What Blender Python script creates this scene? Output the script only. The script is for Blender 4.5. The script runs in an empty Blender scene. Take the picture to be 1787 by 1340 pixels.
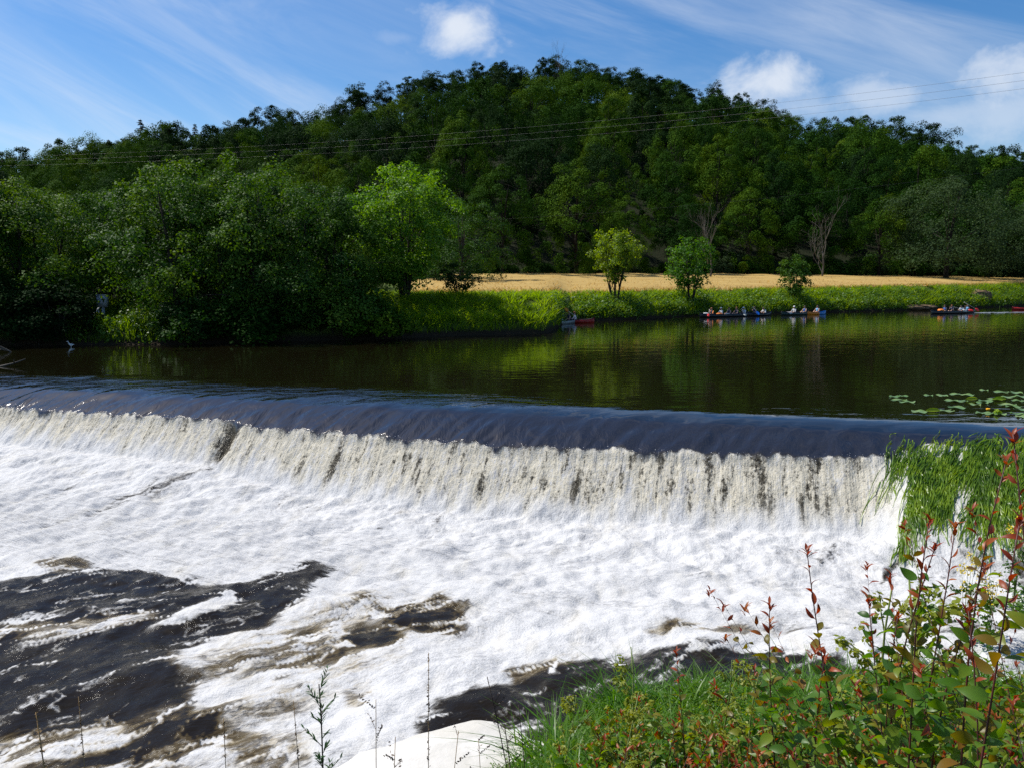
import bpy, bmesh, math, random
import numpy as np
from mathutils import Vector, Matrix, Quaternion
R = math.radians
C = bpy.context.scene.collection
sc = bpy.context.scene

# ------------------------------------------------------------------ camera maths
F, CX, CY, YH, CH = 1350.0, 893.5, 670.0, 493.0, 3.3
PITCH = math.atan((CY - YH) / F)
cp, sp = math.cos(PITCH), math.sin(PITCH)
def ray(X, Y):
    vx, vz = (X - CX) / F, -(Y - CY) / F
    return np.array([vx, cp + vz * sp, -sp + vz * cp])
def at_z(X, Y, z):
    d = ray(X, Y); t = (z - CH) / d[2]
    return np.array([d[0] * t, d[1] * t, z])
def at_d(X, Y, dep):
    d = ray(X, Y); t = dep / d[1]
    return np.array([d[0] * t, dep, CH + d[2] * t])
def x_at(X, dep):                       # x for photo column X at depth, near the horizon
    return (X - CX) / F * dep * 0.9915
def col_of(x, dep):
    return CX + x / (dep * 0.9915) * F

# ------------------------------------------------------------------ noise (numpy)
_rs = np.random.RandomState(7)
_perm = _rs.permutation(4096).astype(np.int64)
_ang = _rs.rand(4096) * 2 * np.pi
_gx, _gy = np.cos(_ang), np.sin(_ang)
def pn(x, y, seed=0):
    x = np.asarray(x, float); y = np.asarray(y, float)
    xi = np.floor(x).astype(np.int64); yi = np.floor(y).astype(np.int64)
    xf, yf = x - xi, y - yi
    u = xf * xf * xf * (xf * (xf * 6 - 15) + 10); v = yf * yf * yf * (yf * (yf * 6 - 15) + 10)
    def g(ix, iy, dx, dy):
        h = _perm[(_perm[(ix + seed * 131) & 4095] + iy) & 4095]
        return _gx[h] * dx + _gy[h] * dy
    a = g(xi, yi, xf, yf); b = g(xi + 1, yi, xf - 1, yf)
    c = g(xi, yi + 1, xf, yf - 1); d = g(xi + 1, yi + 1, xf - 1, yf - 1)
    return (a + (b - a) * u + (c - a) * v + (a - b - c + d) * u * v) * 1.5
def fbm(x, y, seed=0, o=4, gain=.5):
    s, a = 0, 1.0
    for k in range(o):
        s = s + a * pn(x * 2 ** k, y * 2 ** k, seed + k * 17); a *= gain
    return s
def sstep(a, b, x):
    t = np.clip((x - a) / (b - a), 0, 1); return t * t * (3 - 2 * t)

# ------------------------------------------------------------------ mesh helpers
def mesh_np(name, co, quads=None, tris=None, smooth=False, mats=(), attrs=None, midx=None):
    me = bpy.data.meshes.new(name)
    co = np.asarray(co, np.float32)
    nq = 0 if quads is None else len(quads); nt = 0 if tris is None else len(tris)
    me.vertices.add(len(co)); me.vertices.foreach_set('co', co.ravel())
    loops = []
    if nq: loops.append(np.asarray(quads, np.int32).ravel())
    if nt: loops.append(np.asarray(tris, np.int32).ravel())
    loops = np.concatenate(loops)
    me.loops.add(len(loops)); me.loops.foreach_set('vertex_index', loops)
    me.polygons.add(nq + nt)
    st = np.concatenate([np.arange(nq) * 4, nq * 4 + np.arange(nt) * 3]).astype(np.int32)
    me.polygons.foreach_set('loop_start', st)
    if smooth: me.polygons.foreach_set('use_smooth', np.ones(nq + nt, bool))
    if midx is not None: me.polygons.foreach_set('material_index', np.asarray(midx, np.int32))
    for m in mats: me.materials.append(m)
    for k, a in (attrs or {}).items():
        at = me.attributes.new(k, 'FLOAT', 'POINT'); at.data.foreach_set('value', np.asarray(a, np.float32))
    me.update(calc_edges=True); me.validate()
    return me
def obj(name, me, parent=None, loc=None):
    o = bpy.data.objects.new(name, me); C.objects.link(o)
    if parent is not None: o.parent = parent
    if loc is not None: o.location = loc
    return o
def tag(o, label, cat, group=None, kind=None):
    if label: o['label'] = label
    if cat: o['category'] = cat
    if group: o['group'] = group
    if kind: o['kind'] = kind
    return o
def thing(name, label, cat, loc=(0, 0, 0), rz=0, group=None):
    o = bpy.data.objects.new(name, None); C.objects.link(o); o.empty_display_size = .3
    o.location = loc; o.rotation_euler = (0, 0, rz)
    return tag(o, label, cat, group)
def dup(root, loc, rz=0, scale=(1, 1, 1), label=None, group=None, tilt=(0, 0)):
    r = root.copy(); C.objects.link(r)
    if tilt != (0, 0): r.rotation_mode = 'ZYX'
    r.location = loc; r.rotation_euler = (tilt[0], tilt[1], rz); r.scale = scale
    if label: r['label'] = label
    if group: r['group'] = group
    for ch in list(root.children):
        c = ch.copy(); C.objects.link(c); c.parent = r
        for g in list(ch.children):
            d = g.copy(); C.objects.link(d); d.parent = c
    return r
class MB:                               # collects verts and quads/tris
    def __init__(s): s.v = []; s.q = []; s.t = []; s.n = 0
    def add(s, co, q=None, t=None):
        co = np.asarray(co, float).reshape(-1, 3)
        if q is not None and len(q): s.q.append(np.asarray(q) + s.n)
        if t is not None and len(t): s.t.append(np.asarray(t) + s.n)
        s.v.append(co); s.n += len(co)
    def tube(s, pts, rad, n=6, cap=True):
        pts = np.asarray(pts, float); rad = np.broadcast_to(np.asarray(rad, float), (len(pts),))
        tan = np.gradient(pts, axis=0); tan /= np.linalg.norm(tan, axis=1)[:, None] + 1e-9
        ref = np.array([0, 0, 1.]) if abs(tan[:, 2]).mean() < .8 else np.array([1., 0, 0])
        a = np.cross(tan, ref); a /= np.linalg.norm(a, axis=1)[:, None] + 1e-9
        b = np.cross(tan, a)
        th = np.arange(n) / n * 2 * np.pi
        ring = pts[:, None] + rad[:, None, None] * (a[:, None] * np.cos(th)[None, :, None] + b[:, None] * np.sin(th)[None, :, None])
        co = ring.reshape(-1, 3); q = []
        for i in range(len(pts) - 1):
            for j in range(n):
                k = (j + 1) % n
                q.append((i * n + j, i * n + k, (i + 1) * n + k, (i + 1) * n + j))
        t = []
        if cap:
            co = np.vstack([co, pts[0], pts[-1]]); e = len(pts) * n; l = (len(pts) - 1) * n
            for j in range(n):
                k = (j + 1) % n; t.append((e, k, j)); t.append((e + 1, l + j, l + k))
        s.add(co, q, t)
    def box(s, c, h, m=None):
        c = np.asarray(c, float); h = np.asarray(h, float)
        sg = np.array([(-1,-1,-1),(1,-1,-1),(1,1,-1),(-1,1,-1),(-1,-1,1),(1,-1,1),(1,1,1),(-1,1,1)])
        co = sg * h
        if m is not None: co = co @ np.asarray(m).T
        s.add(co + c, [(3,2,1,0),(4,5,6,7),(0,1,5,4),(1,2,6,5),(2,3,7,6),(3,0,4,7)])
    def mesh(s, name, mats=(), smooth=False):
        return mesh_np(name, np.vstack(s.v), np.vstack(s.q) if s.q else None, np.vstack(s.t) if s.t else None, smooth, mats)
def norm(a): return a / (np.linalg.norm(a, axis=-1, keepdims=True) + 1e-9)

# ------------------------------------------------------------------ materials
def newmat(name):
    m = bpy.data.materials.new(name); m.use_nodes = True; m.node_tree.nodes.clear(); return m, m.node_tree
class NT:
    def __init__(s, nt): s.nt = nt
    def n(s, typ, **kw):
        nd = s.nt.nodes.new(typ)
        for k, v in kw.items():
            if k.startswith('_'): setattr(nd, k[1:], v)
            else: s.set(nd.inputs[k.replace('__', ' ')], v)
        return nd
    def set(s, sock, v):
        if isinstance(v, bpy.types.NodeSocket): s.nt.links.new(v, sock)
        else: sock.default_value = v
    def math(s, op, a, b=None, c=None, clamp=False):
        nd = s.nt.nodes.new('ShaderNodeMath'); nd.operation = op; nd.use_clamp = clamp
        for i, v in enumerate((a, b, c)):
            if v is not None: s.set(nd.inputs[i], v)
        return nd.outputs[0]
    def mix(s, f, a, b):
        nd = s.nt.nodes.new('ShaderNodeMix'); nd.data_type = 'RGBA'; nd.clamp_factor = True
        s.set(nd.inputs[0], f); s.set(nd.inputs[6], a); s.set(nd.inputs[7], b); return nd.outputs[2]
    def mapr(s, v, a, b, c=0., d=1., smooth=True):
        nd = s.nt.nodes.new('ShaderNodeMapRange'); nd.interpolation_type = 'SMOOTHSTEP' if smooth else 'LINEAR'
        s.set(nd.inputs[0], v)
        for i, x in zip((1, 2, 3, 4), (a, b, c, d)): s.set(nd.inputs[i], x)
        return nd.outputs[0]
    def noise(s, vec, scale, detail=3., rough=.55, dist=0.):
        nd = s.nt.nodes.new('ShaderNodeTexNoise')
        s.set(nd.inputs['Vector'], vec); nd.inputs['Scale'].default_value = scale
        nd.inputs['Detail'].default_value = detail; nd.inputs['Roughness'].default_value = rough
        nd.inputs['Distortion'].default_value = dist; return nd.outputs[0]
    def coord(s, which='Object'): return s.nt.nodes.new('ShaderNodeTexCoord').outputs[which]
    def pos(s): return s.nt.nodes.new('ShaderNodeNewGeometry').outputs['Position']
    def mapping(s, vec, scale=(1, 1, 1), rot=(0, 0, 0)):
        nd = s.nt.nodes.new('ShaderNodeMapping'); s.set(nd.inputs[0], vec)
        nd.inputs['Scale'].default_value = scale; nd.inputs['Rotation'].default_value = rot; return nd.outputs[0]
    def attr(s, name):
        nd = s.nt.nodes.new('ShaderNodeAttribute'); nd.attribute_name = name; return nd.outputs['Fac']
    def out(s, sh): s.nt.links.new(sh, s.n('ShaderNodeOutputMaterial').inputs[0])
def rgb(*c): return (c[0], c[1], c[2], 1.)

def leaf_mat(name, cols, trans=.3, rough=.5, spec=.35, clump=.35, tcol=None):
    """cols: list of base colours picked per leaf; brighter and darker by clump and by tree."""
    m, nt = newmat(name); s = NT(nt)
    g = s.n('ShaderNodeNewGeometry'); oi = s.n('ShaderNodeObjectInfo')
    ramp = s.n('ShaderNodeValToRGB'); cr = ramp.color_ramp
    while len(cr.elements) < len(cols): cr.elements.new(.5)
    for i, c in enumerate(cols):
        cr.elements[i].position = i / max(1, len(cols) - 1); cr.elements[i].color = rgb(*c)
    nz = s.noise(s.coord('Object'), clump, 2.)
    f = s.math('ADD', s.math('MULTIPLY', g.outputs['Random Per Island'], .26), s.math('MULTIPLY', s.mapr(nz, .3, .7), .55))
    f = s.math('ADD', f, s.math('MULTIPLY_ADD', oi.outputs['Random'], .75, -.30), clamp=True)
    nt.links.new(f, ramp.inputs[0])
    p = s.n('ShaderNodeBsdfPrincipled', Base__Color=ramp.outputs[0], Roughness=rough)
    p.inputs['Specular IOR Level'].default_value = spec
    tr = s.n('ShaderNodeBsdfTranslucent', Color=s.mix(1., ramp.outputs[0], ramp.outputs[0]))
    hs = s.n('ShaderNodeHueSaturation', Color=ramp.outputs[0]); hs.inputs['Value'].default_value = 1.5
    hs.inputs['Saturation'].default_value = 1.15; hs.inputs['Hue'].default_value = .487
    nt.links.new(hs.outputs[0], tr.inputs[0])
    mx = s.n('ShaderNodeMixShader'); mx.inputs[0].default_value = trans
    nt.links.new(p.outputs[0], mx.inputs[1]); nt.links.new(tr.outputs[0], mx.inputs[2])
    s.out(mx.outputs[0]); return m
def plain_mat(name, a, b=None, scale=4., rough=.7, spec=.3, bump=0., bscale=20.):
    m, nt = newmat(name); s = NT(nt); co = s.coord('Object')
    col = s.mix(s.mapr(s.noise(co, scale, 4.), .35, .65), rgb(*a), rgb(*(b or [x * .75 for x in a])))
    p = s.n('ShaderNodeBsdfPrincipled', Base__Color=col, Roughness=rough)
    p.inputs['Specular IOR Level'].default_value = spec
    if bump:
        bp = s.n('ShaderNodeBump', Height=s.noise(co, bscale, 4.), Strength=bump); bp.inputs['Distance'].default_value = .03
        nt.links.new(bp.outputs[0], p.inputs['Normal'])
    s.out(p.outputs[0]); return m

M = {}
M['leaf_hill'] = leaf_mat('hill_leaves', [(.006,.024,.003),(.013,.045,.0035),(.029,.076,.004),(.070,.122,.005)], clump=.14, rough=.8, spec=.05, trans=.15)
M['leaf_oak'] = leaf_mat('oak_leaves', [(.010,.034,.003),(.025,.068,.004),(.052,.105,.005),(.090,.142,.007)], clump=.14, rough=.8, spec=.05, trans=.15)
M['leaf_dark'] = leaf_mat('dark_leaves', [(.006,.020,.005),(.012,.034,.006),(.026,.058,.008)], clump=.16, rough=.8, spec=.05, trans=.12)
M['leaf_alder'] = leaf_mat('alder_leaves', [(.012,.042,.005),(.026,.076,.007),(.052,.120,.010),(.085,.155,.012)], clump=.40, rough=.6, spec=.14)
M['leaf_bright'] = leaf_mat('bright_leaves', [(.035,.110,.008),(.070,.180,.012),(.120,.240,.016)], clump=.7, trans=.45, rough=.5, spec=.2)
M['leaf_lime'] = leaf_mat('lime_leaves', [(.085,.150,.006),(.16,.25,.010),(.24,.32,.016)], clump=.9, trans=.55)
M['leaf_grey'] = leaf_mat('greyish_leaves', [(.014,.030,.012),(.026,.052,.018),(.042,.075,.024)], clump=.2, rough=.7, spec=.1)
M['needle'] = leaf_mat('needles', [(.006,.018,.009),(.012,.030,.013)], trans=.1)
M['bark'] = plain_mat('bark', (.055,.045,.033), (.025,.021,.017), 3., .85, .2, .4, 14.)
M['bark_dark'] = plain_mat('dark_bark', (.030,.026,.020), (.016,.014,.011), 3., .9, .1)
M['bark_pale'] = plain_mat('pale_dead_wood', (.14,.125,.105), (.08,.072,.06), 3., .8, .2)
M['bark_grey'] = plain_mat('grey_bark', (.10,.092,.078), (.05,.046,.04), 2., .85, .2)

# ------------------------------------------------------------------ terrain of the far side
def interp(xs, ys): return lambda q: np.interp(q, xs, ys)
shoreY = interp([-1500,-300,0,300,640,800,950,970,984,1030,1100,1200,1300,1400,1500,1600,1700,1787,2300,3300],
                [612,606,603,601,592,586,582,578,562,560,557.5,552,548.5,545.5,543.5,541.5,537.5,534.5,523,518])
def shore(X): return CH * F / (shoreY(X) - YH)
edgeD = interp([-1500,0,500,650,800,1000,1300,1787,3300], [122,122,116,106,104,116,127,139,160])     # where the wood begins
edgeZ = interp([-1500,0,500,800,1000,1300,1787,3300], [3.6,3.8,4.2,4.2,4.5,4.5,4.0,4.0])
frontZ = interp([-1500,0,640,830,1000,1400,1787,3300], [2.0,2.0,2.2,2.3,2.35,2.6,2.95,3.0])    # top of the river bank
skyX = [-1500,-300,0,60,150,260,350,440,500,560,620,700,760,850,950,1040,1110,1180,1230,1290,1340,1400,1440,1530,1600,1690,1787,2200,3300]
skyY = [330,300,278,265,248,222,222,212,196,196,172,156,136,124,118,116,124,140,152,166,184,210,205,212,224,240,256,290,330]
farD = interp([-1500,0,500,1000,1400,1787,3300], [300,310,315,330,300,262,250])
TH = 18.5
def ridgeZ(X):
    d = farD(X); y = np.interp(X, skyX, skyY) + TH * F / d
    ys = 0
    return CH + d * (YH - y) / F * .9915
def bank_t(X): return np.where(np.asarray(X) < 640, 7.0, 7.5)
def terrain(X, d):
    X = np.asarray(X, float); d = np.asarray(d, float)
    s_, e, f1 = shore(X), edgeD(X), farD(X)
    fz, ez, rz = frontZ(X), edgeZ(X), ridgeZ(X)
    b = d - s_
    bank = -.9 + np.clip(b + 1.2, 0, 1.2) * .75 + sstep(0, .8, b) * .75 + sstep(0, 1, b / 7.0) * (fz - .75)
    t1 = np.clip((b - 7) / np.maximum(e - s_ - 7, 4), 0, 1)
    z = bank + (ez - fz) * t1
    t2 = np.clip((d - e) / (f1 - e), 0, 1.)
    z = z + (rz - ez) * (t2 ** .92)
    z = z - np.clip(d - f1, 0, 600) * .12
    return z
def ground(x, d):
    return float(terrain(col_of(x, d), d)) + .12 * float(pn(x * .2, d * .2, 3))

def build_terrain():
    Xs = np.arange(-1500, 3320, 20.)
    W = np.concatenate([[-1.2, -.6, 0, .25, .5, .8, 1.2], np.arange(2, 7.6, 1.0)])
    rows = []
    for X in Xs:
        s_ = shore(X); a = s_ + W
        e, f1 = max(edgeD(X), a[-1] + 6), farD(X)
        rows.append(np.concatenate([a, np.linspace(a[-1] + 1, e, 14), np.linspace(e + 3, f1, 24), [f1 + 30, f1 + 80, f1 + 200, f1 + 600, 2500]]))
    D = np.array(rows); n, m = D.shape
    XX = np.repeat(Xs[:, None], m, 1)
    z = terrain(XX, D); x = (XX - CX) / F * D * .9915
    z = z + .12 * pn(x * .2, D * .2, 3)
    z[:, -1] = np.minimum(z[:, -1], 0)
    co = np.stack([x, D, z], -1).reshape(-1, 3)
    i = np.arange(n - 1)[:, None] * m + np.arange(m - 1)[None]
    q = np.stack([i, i + m, i + m + 1, i + 1], -1).reshape(-1, 4)
    m_, nt = newmat('meadow_and_forest_floor'); s = NT(nt); p = s.pos()
    nz = s.noise(p, .5, 5.); n2 = s.noise(p, 3., 4.)
    col = s.mix(s.mapr(nz, .35, .65), rgb(.035,.055,.012), rgb(.070,.105,.018))
    col = s.mix(s.mapr(n2, .5, .75), col, rgb(.055,.048,.022))
    sy = s.n('ShaderNodeSeparateXYZ', Vector=p)
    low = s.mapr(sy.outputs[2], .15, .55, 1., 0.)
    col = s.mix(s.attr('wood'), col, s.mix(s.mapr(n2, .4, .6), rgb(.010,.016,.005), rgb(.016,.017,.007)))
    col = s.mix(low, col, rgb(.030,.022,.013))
    b = s.n('ShaderNodeBsdfPrincipled', Base__Color=col, Roughness=.95); b.inputs['Specular IOR Level'].default_value = .1
    bp = s.n('ShaderNodeBump', Height=n2, Strength=.8); bp.inputs['Distance'].default_value = .3
    nt.links.new(bp.outputs[0], b.inputs['Normal']); s.out(b.outputs[0])
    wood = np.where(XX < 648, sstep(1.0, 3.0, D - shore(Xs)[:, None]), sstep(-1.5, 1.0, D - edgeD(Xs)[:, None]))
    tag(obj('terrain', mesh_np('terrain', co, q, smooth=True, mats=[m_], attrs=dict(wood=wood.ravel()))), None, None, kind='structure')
build_terrain()

def build_field():
    """the ripe wheat field: a sheet over the terrain plus standing stalks"""
    Xs = np.arange(700, 2700, 12.); T = np.linspace(0, 1, 26)
    fy = interp([700,830,1000,1200,1400,1600,1787,2700], [516,515,513.5,509.5,505,501,497,492])
    d0 = []
    for X in Xs:                         # depth where the terrain meets the front row of the field
        ds = np.linspace(shore(X) + 4, edgeD(X), 300)
        yy = YH + (CH - terrain(np.full(300, X), ds)) / (ds * .9915) * F
        k = np.argmax(yy < fy(X)); d0.append(ds[max(k, 0)])
    d0 = np.array(d0); d0 = np.convolve(np.pad(d0, 4, mode='edge'), np.ones(9) / 9, 'valid')
    d1 = edgeD(Xs) - 3 + .8 * pn(Xs * .02, Xs * 0, 5)
    D = d0[:, None] + (d1 - d0)[:, None] * T[None]
    XX = np.repeat(Xs[:, None], len(T), 1); x = (XX - CX) / F * D * .9915
    z = terrain(XX, D) + .12 * pn(x * .2, D * .2, 3) + .30
    z[:, 0] -= .25; z[:, -1] -= .2
    n, m = D.shape
    i = np.arange(n - 1)[:, None] * m + np.arange(m - 1)[None]
    q = np.stack([i, i + m, i + m + 1, i + 1], -1).reshape(-1, 4)
    m_, nt = newmat('wheat'); s = NT(nt); p = s.pos()
    nz = s.noise(s.mapping(p, (.25, .9, 1), (0, 0, .2)), 1., 6., .65); n2 = s.noise(p, 5., 4.)
    col = s.mix(s.mapr(nz, .36, .64), rgb(.34,.225,.072), rgb(.43,.30,.105))
    col = s.mix(s.mapr(n2, .45, .75, 0, .3), col, rgb(.28,.20,.07))
    b = s.n('ShaderNodeBsdfPrincipled', Base__Color=col, Roughness=.9); b.inputs['Specular IOR Level'].default_value = .1
    s.out(b.outputs[0])
    tag(obj('wheat_field', mesh_np('wheat_field', np.stack([x, D, z], -1).reshape(-1, 3), q, smooth=True, mats=[m_])), None, None, kind='structure')
    rng = np.random.RandomState(5)
    N = 11000
    k = rng.randint(0, n, N); t = rng.rand(N) ** 2.6
    d = d0[k] + (d1[k] - d0[k]) * t; X = Xs[k] + rng.rand(N) * 12
    x = (X - CX) / F * d * .9915; z = terrain(X, d) + .1
    base = np.stack([x, d, z], -1)
    me = blades('wheat_stalks', rng, base, .38 + .10 * rng.rand(N), .08, .9, 3, [leaf_mat('wheat_ears', [(.31,.20,.06),(.40,.28,.09),(.48,.36,.14)], trans=.5, clump=1.)])
    tag(obj('wheat', me), 'ripe golden wheat standing in the field below the wood', 'wheat', kind='stuff')

def blades(name, rng, base, h, w, lean, rows, mats):
    N = len(base); az = rng.rand(N) * 2 * np.pi; fz = rng.rand(N) * 2 * np.pi
    dirx = np.stack([np.cos(az), np.sin(az), 0 * az], -1); side = np.stack([np.cos(fz), np.sin(fz), 0 * fz], -1)
    h = np.broadcast_to(h, (N,)); w = np.broadcast_to(w, (N,)); ln = lean * (.4 + rng.rand(N))
    co = []
    for r in range(rows):
        t = r / (rows - 1)
        c = base + np.array([0, 0, 1.]) * (h * t * (1 - .25 * ln * t))[:, None] + dirx * (h * ln * t * t)[:, None]
        ww = (w * (1 - t ** 1.6) * .5 + .0006)[:, None]
        co += [c - side * ww, c + side * ww]
    co = np.stack(co, 1); k = rows * 2
    i = np.arange(N)[:, None] * k
    q = np.concatenate([np.concatenate([i + 2 * r, i + 2 * r + 1, i + 2 * r + 3, i + 2 * r + 2], 1)[:, None] for r in range(rows - 1)], 1).reshape(-1, 4)
    return mesh_np(name, co.reshape(-1, 3), q, mats=mats)
build_field()

# ------------------------------------------------------------------ foliage
def leaf_quads(rng, pos, nrm, size, asp=.62):
    n = len(pos); r = norm(rng.randn(n, 3)); nrm = norm(nrm)
    t = norm(np.cross(nrm, r)); b = np.cross(nrm, t)
    size = np.broadcast_to(size, (n,))[:, None] * (.65 + .7 * rng.rand(n, 1))
    co = np.stack([pos - t * size * .5, pos + b * size * asp * .5 - t * size * .08, pos + t * size * .5 - nrm * size * .12, pos - b * size * asp * .5 - t * size * .08], 1)
    return co.reshape(-1, 3), np.arange(n * 4).reshape(-1, 4)
def clump_points(rng, H, Rr, z0, n, kind='round', lump=.25, inner=.45):
    d = norm(rng.randn(n * 3, 3))
    if kind == 'dome': d = d[d[:, 2] > -.55]
    d = d[:n]
    zc, hz = (z0 + H) / 2, (H - z0) / 2
    if kind == 'dome': zc = z0 + (H - z0) * .36; hz = (H - z0) * .64
    f = 1 - inner * rng.rand(len(d)) ** 1.3
    sd = rng.randint(0, 900)
    e = 1 + lump * (pn(d[:, 0] * 1.7 + d[:, 2] * 2.1, d[:, 1] * 1.7 - d[:, 2], sd) + .5 * pn(d[:, 0] * 4 + d[:, 2] * 3, d[:, 1] * 4 - d[:, 2] * 3, sd + 3)) * 1.3
    if kind == 'vase':                   # wider towards the top
        pr = .45 + .55 * sstep(-1., .3, d[:, 2])
        e = e * pr
    lowz = np.where(d[:, 2] < 0, hz if kind != 'dome' else (zc - z0) / .8, hz)
    p = np.stack([d[:, 0] * Rr * f * e, d[:, 1] * Rr * f * e, zc + d[:, 2] * lowz * f * (.85 + .15 * e)], -1)
    p[:, 2] = np.maximum(p[:, 2], .25)
    return p, d
def foliage(rng, cen, out, rc, per, size, flat=.5, droop=.3, up=.65):
    n = len(cen); N = n * per
    rcs = rc * (.6 + .8 * rng.rand(n)); idx = np.repeat(np.arange(n), per)
    upv = norm(np.array([0, 0, 1.]) * up + out * (1 - up) + .25 * rng.randn(n, 3))
    a = norm(np.cross(upv, rng.randn(n, 3))); b = np.cross(upv, a)
    o = norm(rng.randn(N, 3)) * (rng.rand(N, 1) ** .42)
    rad = np.sqrt(o[:, 0] ** 2 + o[:, 1] ** 2)
    pos = cen[idx] + rcs[idx][:, None] * (a[idx] * o[:, :1] + b[idx] * o[:, 1:2] + upv[idx] * o[:, 2:] * flat)
    pos[:, 2] -= droop * rcs[idx] * rad ** 2
    od = a[idx] * o[:, :1] + b[idx] * o[:, 1:2] + upv[idx] * o[:, 2:]
    nr = upv[idx] * .45 + od * .75 + out[idx] * .15 + rng.randn(N, 3) * .38
    return leaf_quads(rng, pos, nr, size)
def curve(a, b, c, n): t = np.linspace(0, 1, n)[:, None]; return (1 - t) ** 2 * a + 2 * t * (1 - t) * b + t * t * c
def trunk_mesh(rng, H, cen, r0, stems=1, nlimb=14, low=.25, name='trunk', mat=None, spread=.5, sides=7):
    mb = MB(); top = H * .82
    for k in range(stems):
        a = k / stems * 6.28 + rng.rand(); sprd = spread if stems > 1 else 0
        b0 = np.array([math.cos(a), math.sin(a), 0]) * (r0 * 1.3 if stems > 1 else 0)
        b1 = b0 * 1. + np.array([math.cos(a), math.sin(a), 0]) * sprd * .45 + np.array([0, 0, top * .45]) + np.append(rng.randn(2) * .02 * H, 0)
        b2 = np.array([math.cos(a), math.sin(a), 0]) * sprd + np.append(rng.randn(2) * .035 * H, top)
        P = curve(b0 - [0, 0, .4], b1, b2, 9); rr = r0 * (1 - np.linspace(0, 1, 9)) ** .8 * .94 + r0 * .06
        rr[0] *= 1.35
        mb.tube(P, rr, sides)
        m = max(2, nlimb // stems)
        ch = cen[rng.choice(len(cen), min(m, len(cen)), False)]
        for c in ch:
            tz = np.clip(low + rng.rand() * .45, 0, .85); tz = min(tz, c[2] / top * .85) if c[2] > 0 else .1
            i = tz * 8; i0 = int(i); S = P[i0] + (P[min(i0 + 1, 8)] - P[i0]) * (i - i0)
            rs = r0 * (1 - tz) * .42 + .01
            mid = (S + c) / 2 + np.array([0, 0, .12 * np.linalg.norm(c - S)])
            mb.tube(curve(S, mid, c, 6), np.linspace(rs, rs * .18, 6), 5)
    return mb.mesh(name, [mat or M['bark']], True)
def make_tree(name, label, cat, seed, H, Rr, z0, mat, nc, per, size, rc, kind='round', r0=.25, stems=1, flat=.5, droop=.3, lump=.25,
              inner=.45, nlimb=14, up=.65, spread=.5, bark=None, group=None, low=.25):
    rng = np.random.RandomState(seed)
    cen, out = clump_points(rng, H, Rr, z0, nc, kind, lump, inner)
    co, q = foliage(rng, cen, out, rc, per, size, flat, droop, up)
    root = thing(name, label, cat, group=group)
    obj('trunk', trunk_mesh(rng, H, cen, r0, stems, nlimb, low, mat=bark or (M['bark_dark'] if H > 14 else None), spread=spread), root)
    obj('crown', mesh_np('crown', co, q, mats=[mat]), root)
    return root
def make_spruce(seed, H, Rr, mat, per=16):
    rng = np.random.RandomState(seed); pos = []; nr = []
    nl = int(H * 1.5)
    for i in range(nl):
        t = i / nl; z = H * (.06 + .94 * t); r = Rr * (1 - t) ** .85 * (.8 + .4 * rng.rand()) + .12
        for k in range(int(6 + 5 * (1 - t))):
            a = rng.rand() * 6.28; L = r * (.7 + .4 * rng.rand())
            s = np.sqrt(rng.rand(per)) * L
            p = np.stack([np.cos(a) * s, np.sin(a) * s, z - .28 * s + .1 * s * s / max(L, .1)], -1) + rng.randn(per, 3) * .12
            pos.append(p); nr.append(np.tile([np.cos(a) * .35, np.sin(a) * .35, 1.], (per, 1)) + rng.randn(per, 3) * .5)
    co, q = leaf_quads(rng, np.vstack(pos), np.vstack(nr), .42, .4)
    root = thing('spruce_tree', 'dark pointed spruce tree standing up from the skyline of the wood', 'tree', group='spruces on the hill')
    mb = MB(); mb.tube([(0, 0, -.5), (0, 0, H * .5), (0, 0, H)], [.28, .16, .02], 7)
    obj('trunk', mb.mesh('trunk', [M['bark']], True), root); obj('crown', mesh_np('crown', co, q, mats=[mat]), root)
    return root
def bare_tree(rng, H, r0, levels=4, spread=.5, mat=None, name='branches'):
    mb = MB()
    def grow(p, d, L, r, lv):
        n = 5; pts = [p]; dd = d.copy()
        for i in range(n - 1):
            dd = norm(dd + rng.randn(3) * .13 + np.array([0, 0, .06])); pts.append(pts[-1] + dd * L / (n - 1))
        mb.tube(pts, np.linspace(r, r * .55, n), 6 if lv == levels else 4, cap=lv == levels or lv == 0)
        if lv == 0: return
        for k in range(rng.randint(2, 5) if lv < levels else 5):
            i = rng.randint(1, n) if k else n - 1
            nd = norm(dd + norm(rng.randn(3)) * spread * (1.2 if k else .5) + np.array([0, 0, .2]))
            grow(pts[i], nd, L * (.55 + .25 * rng.rand()), r * .52, lv - 1)
    grow(np.array([0, 0, -.3]), np.array([.03, 0, 1.]), H * .42, r0, levels)
    return mb.mesh(name, [mat or M['bark_pale']], True)

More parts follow.
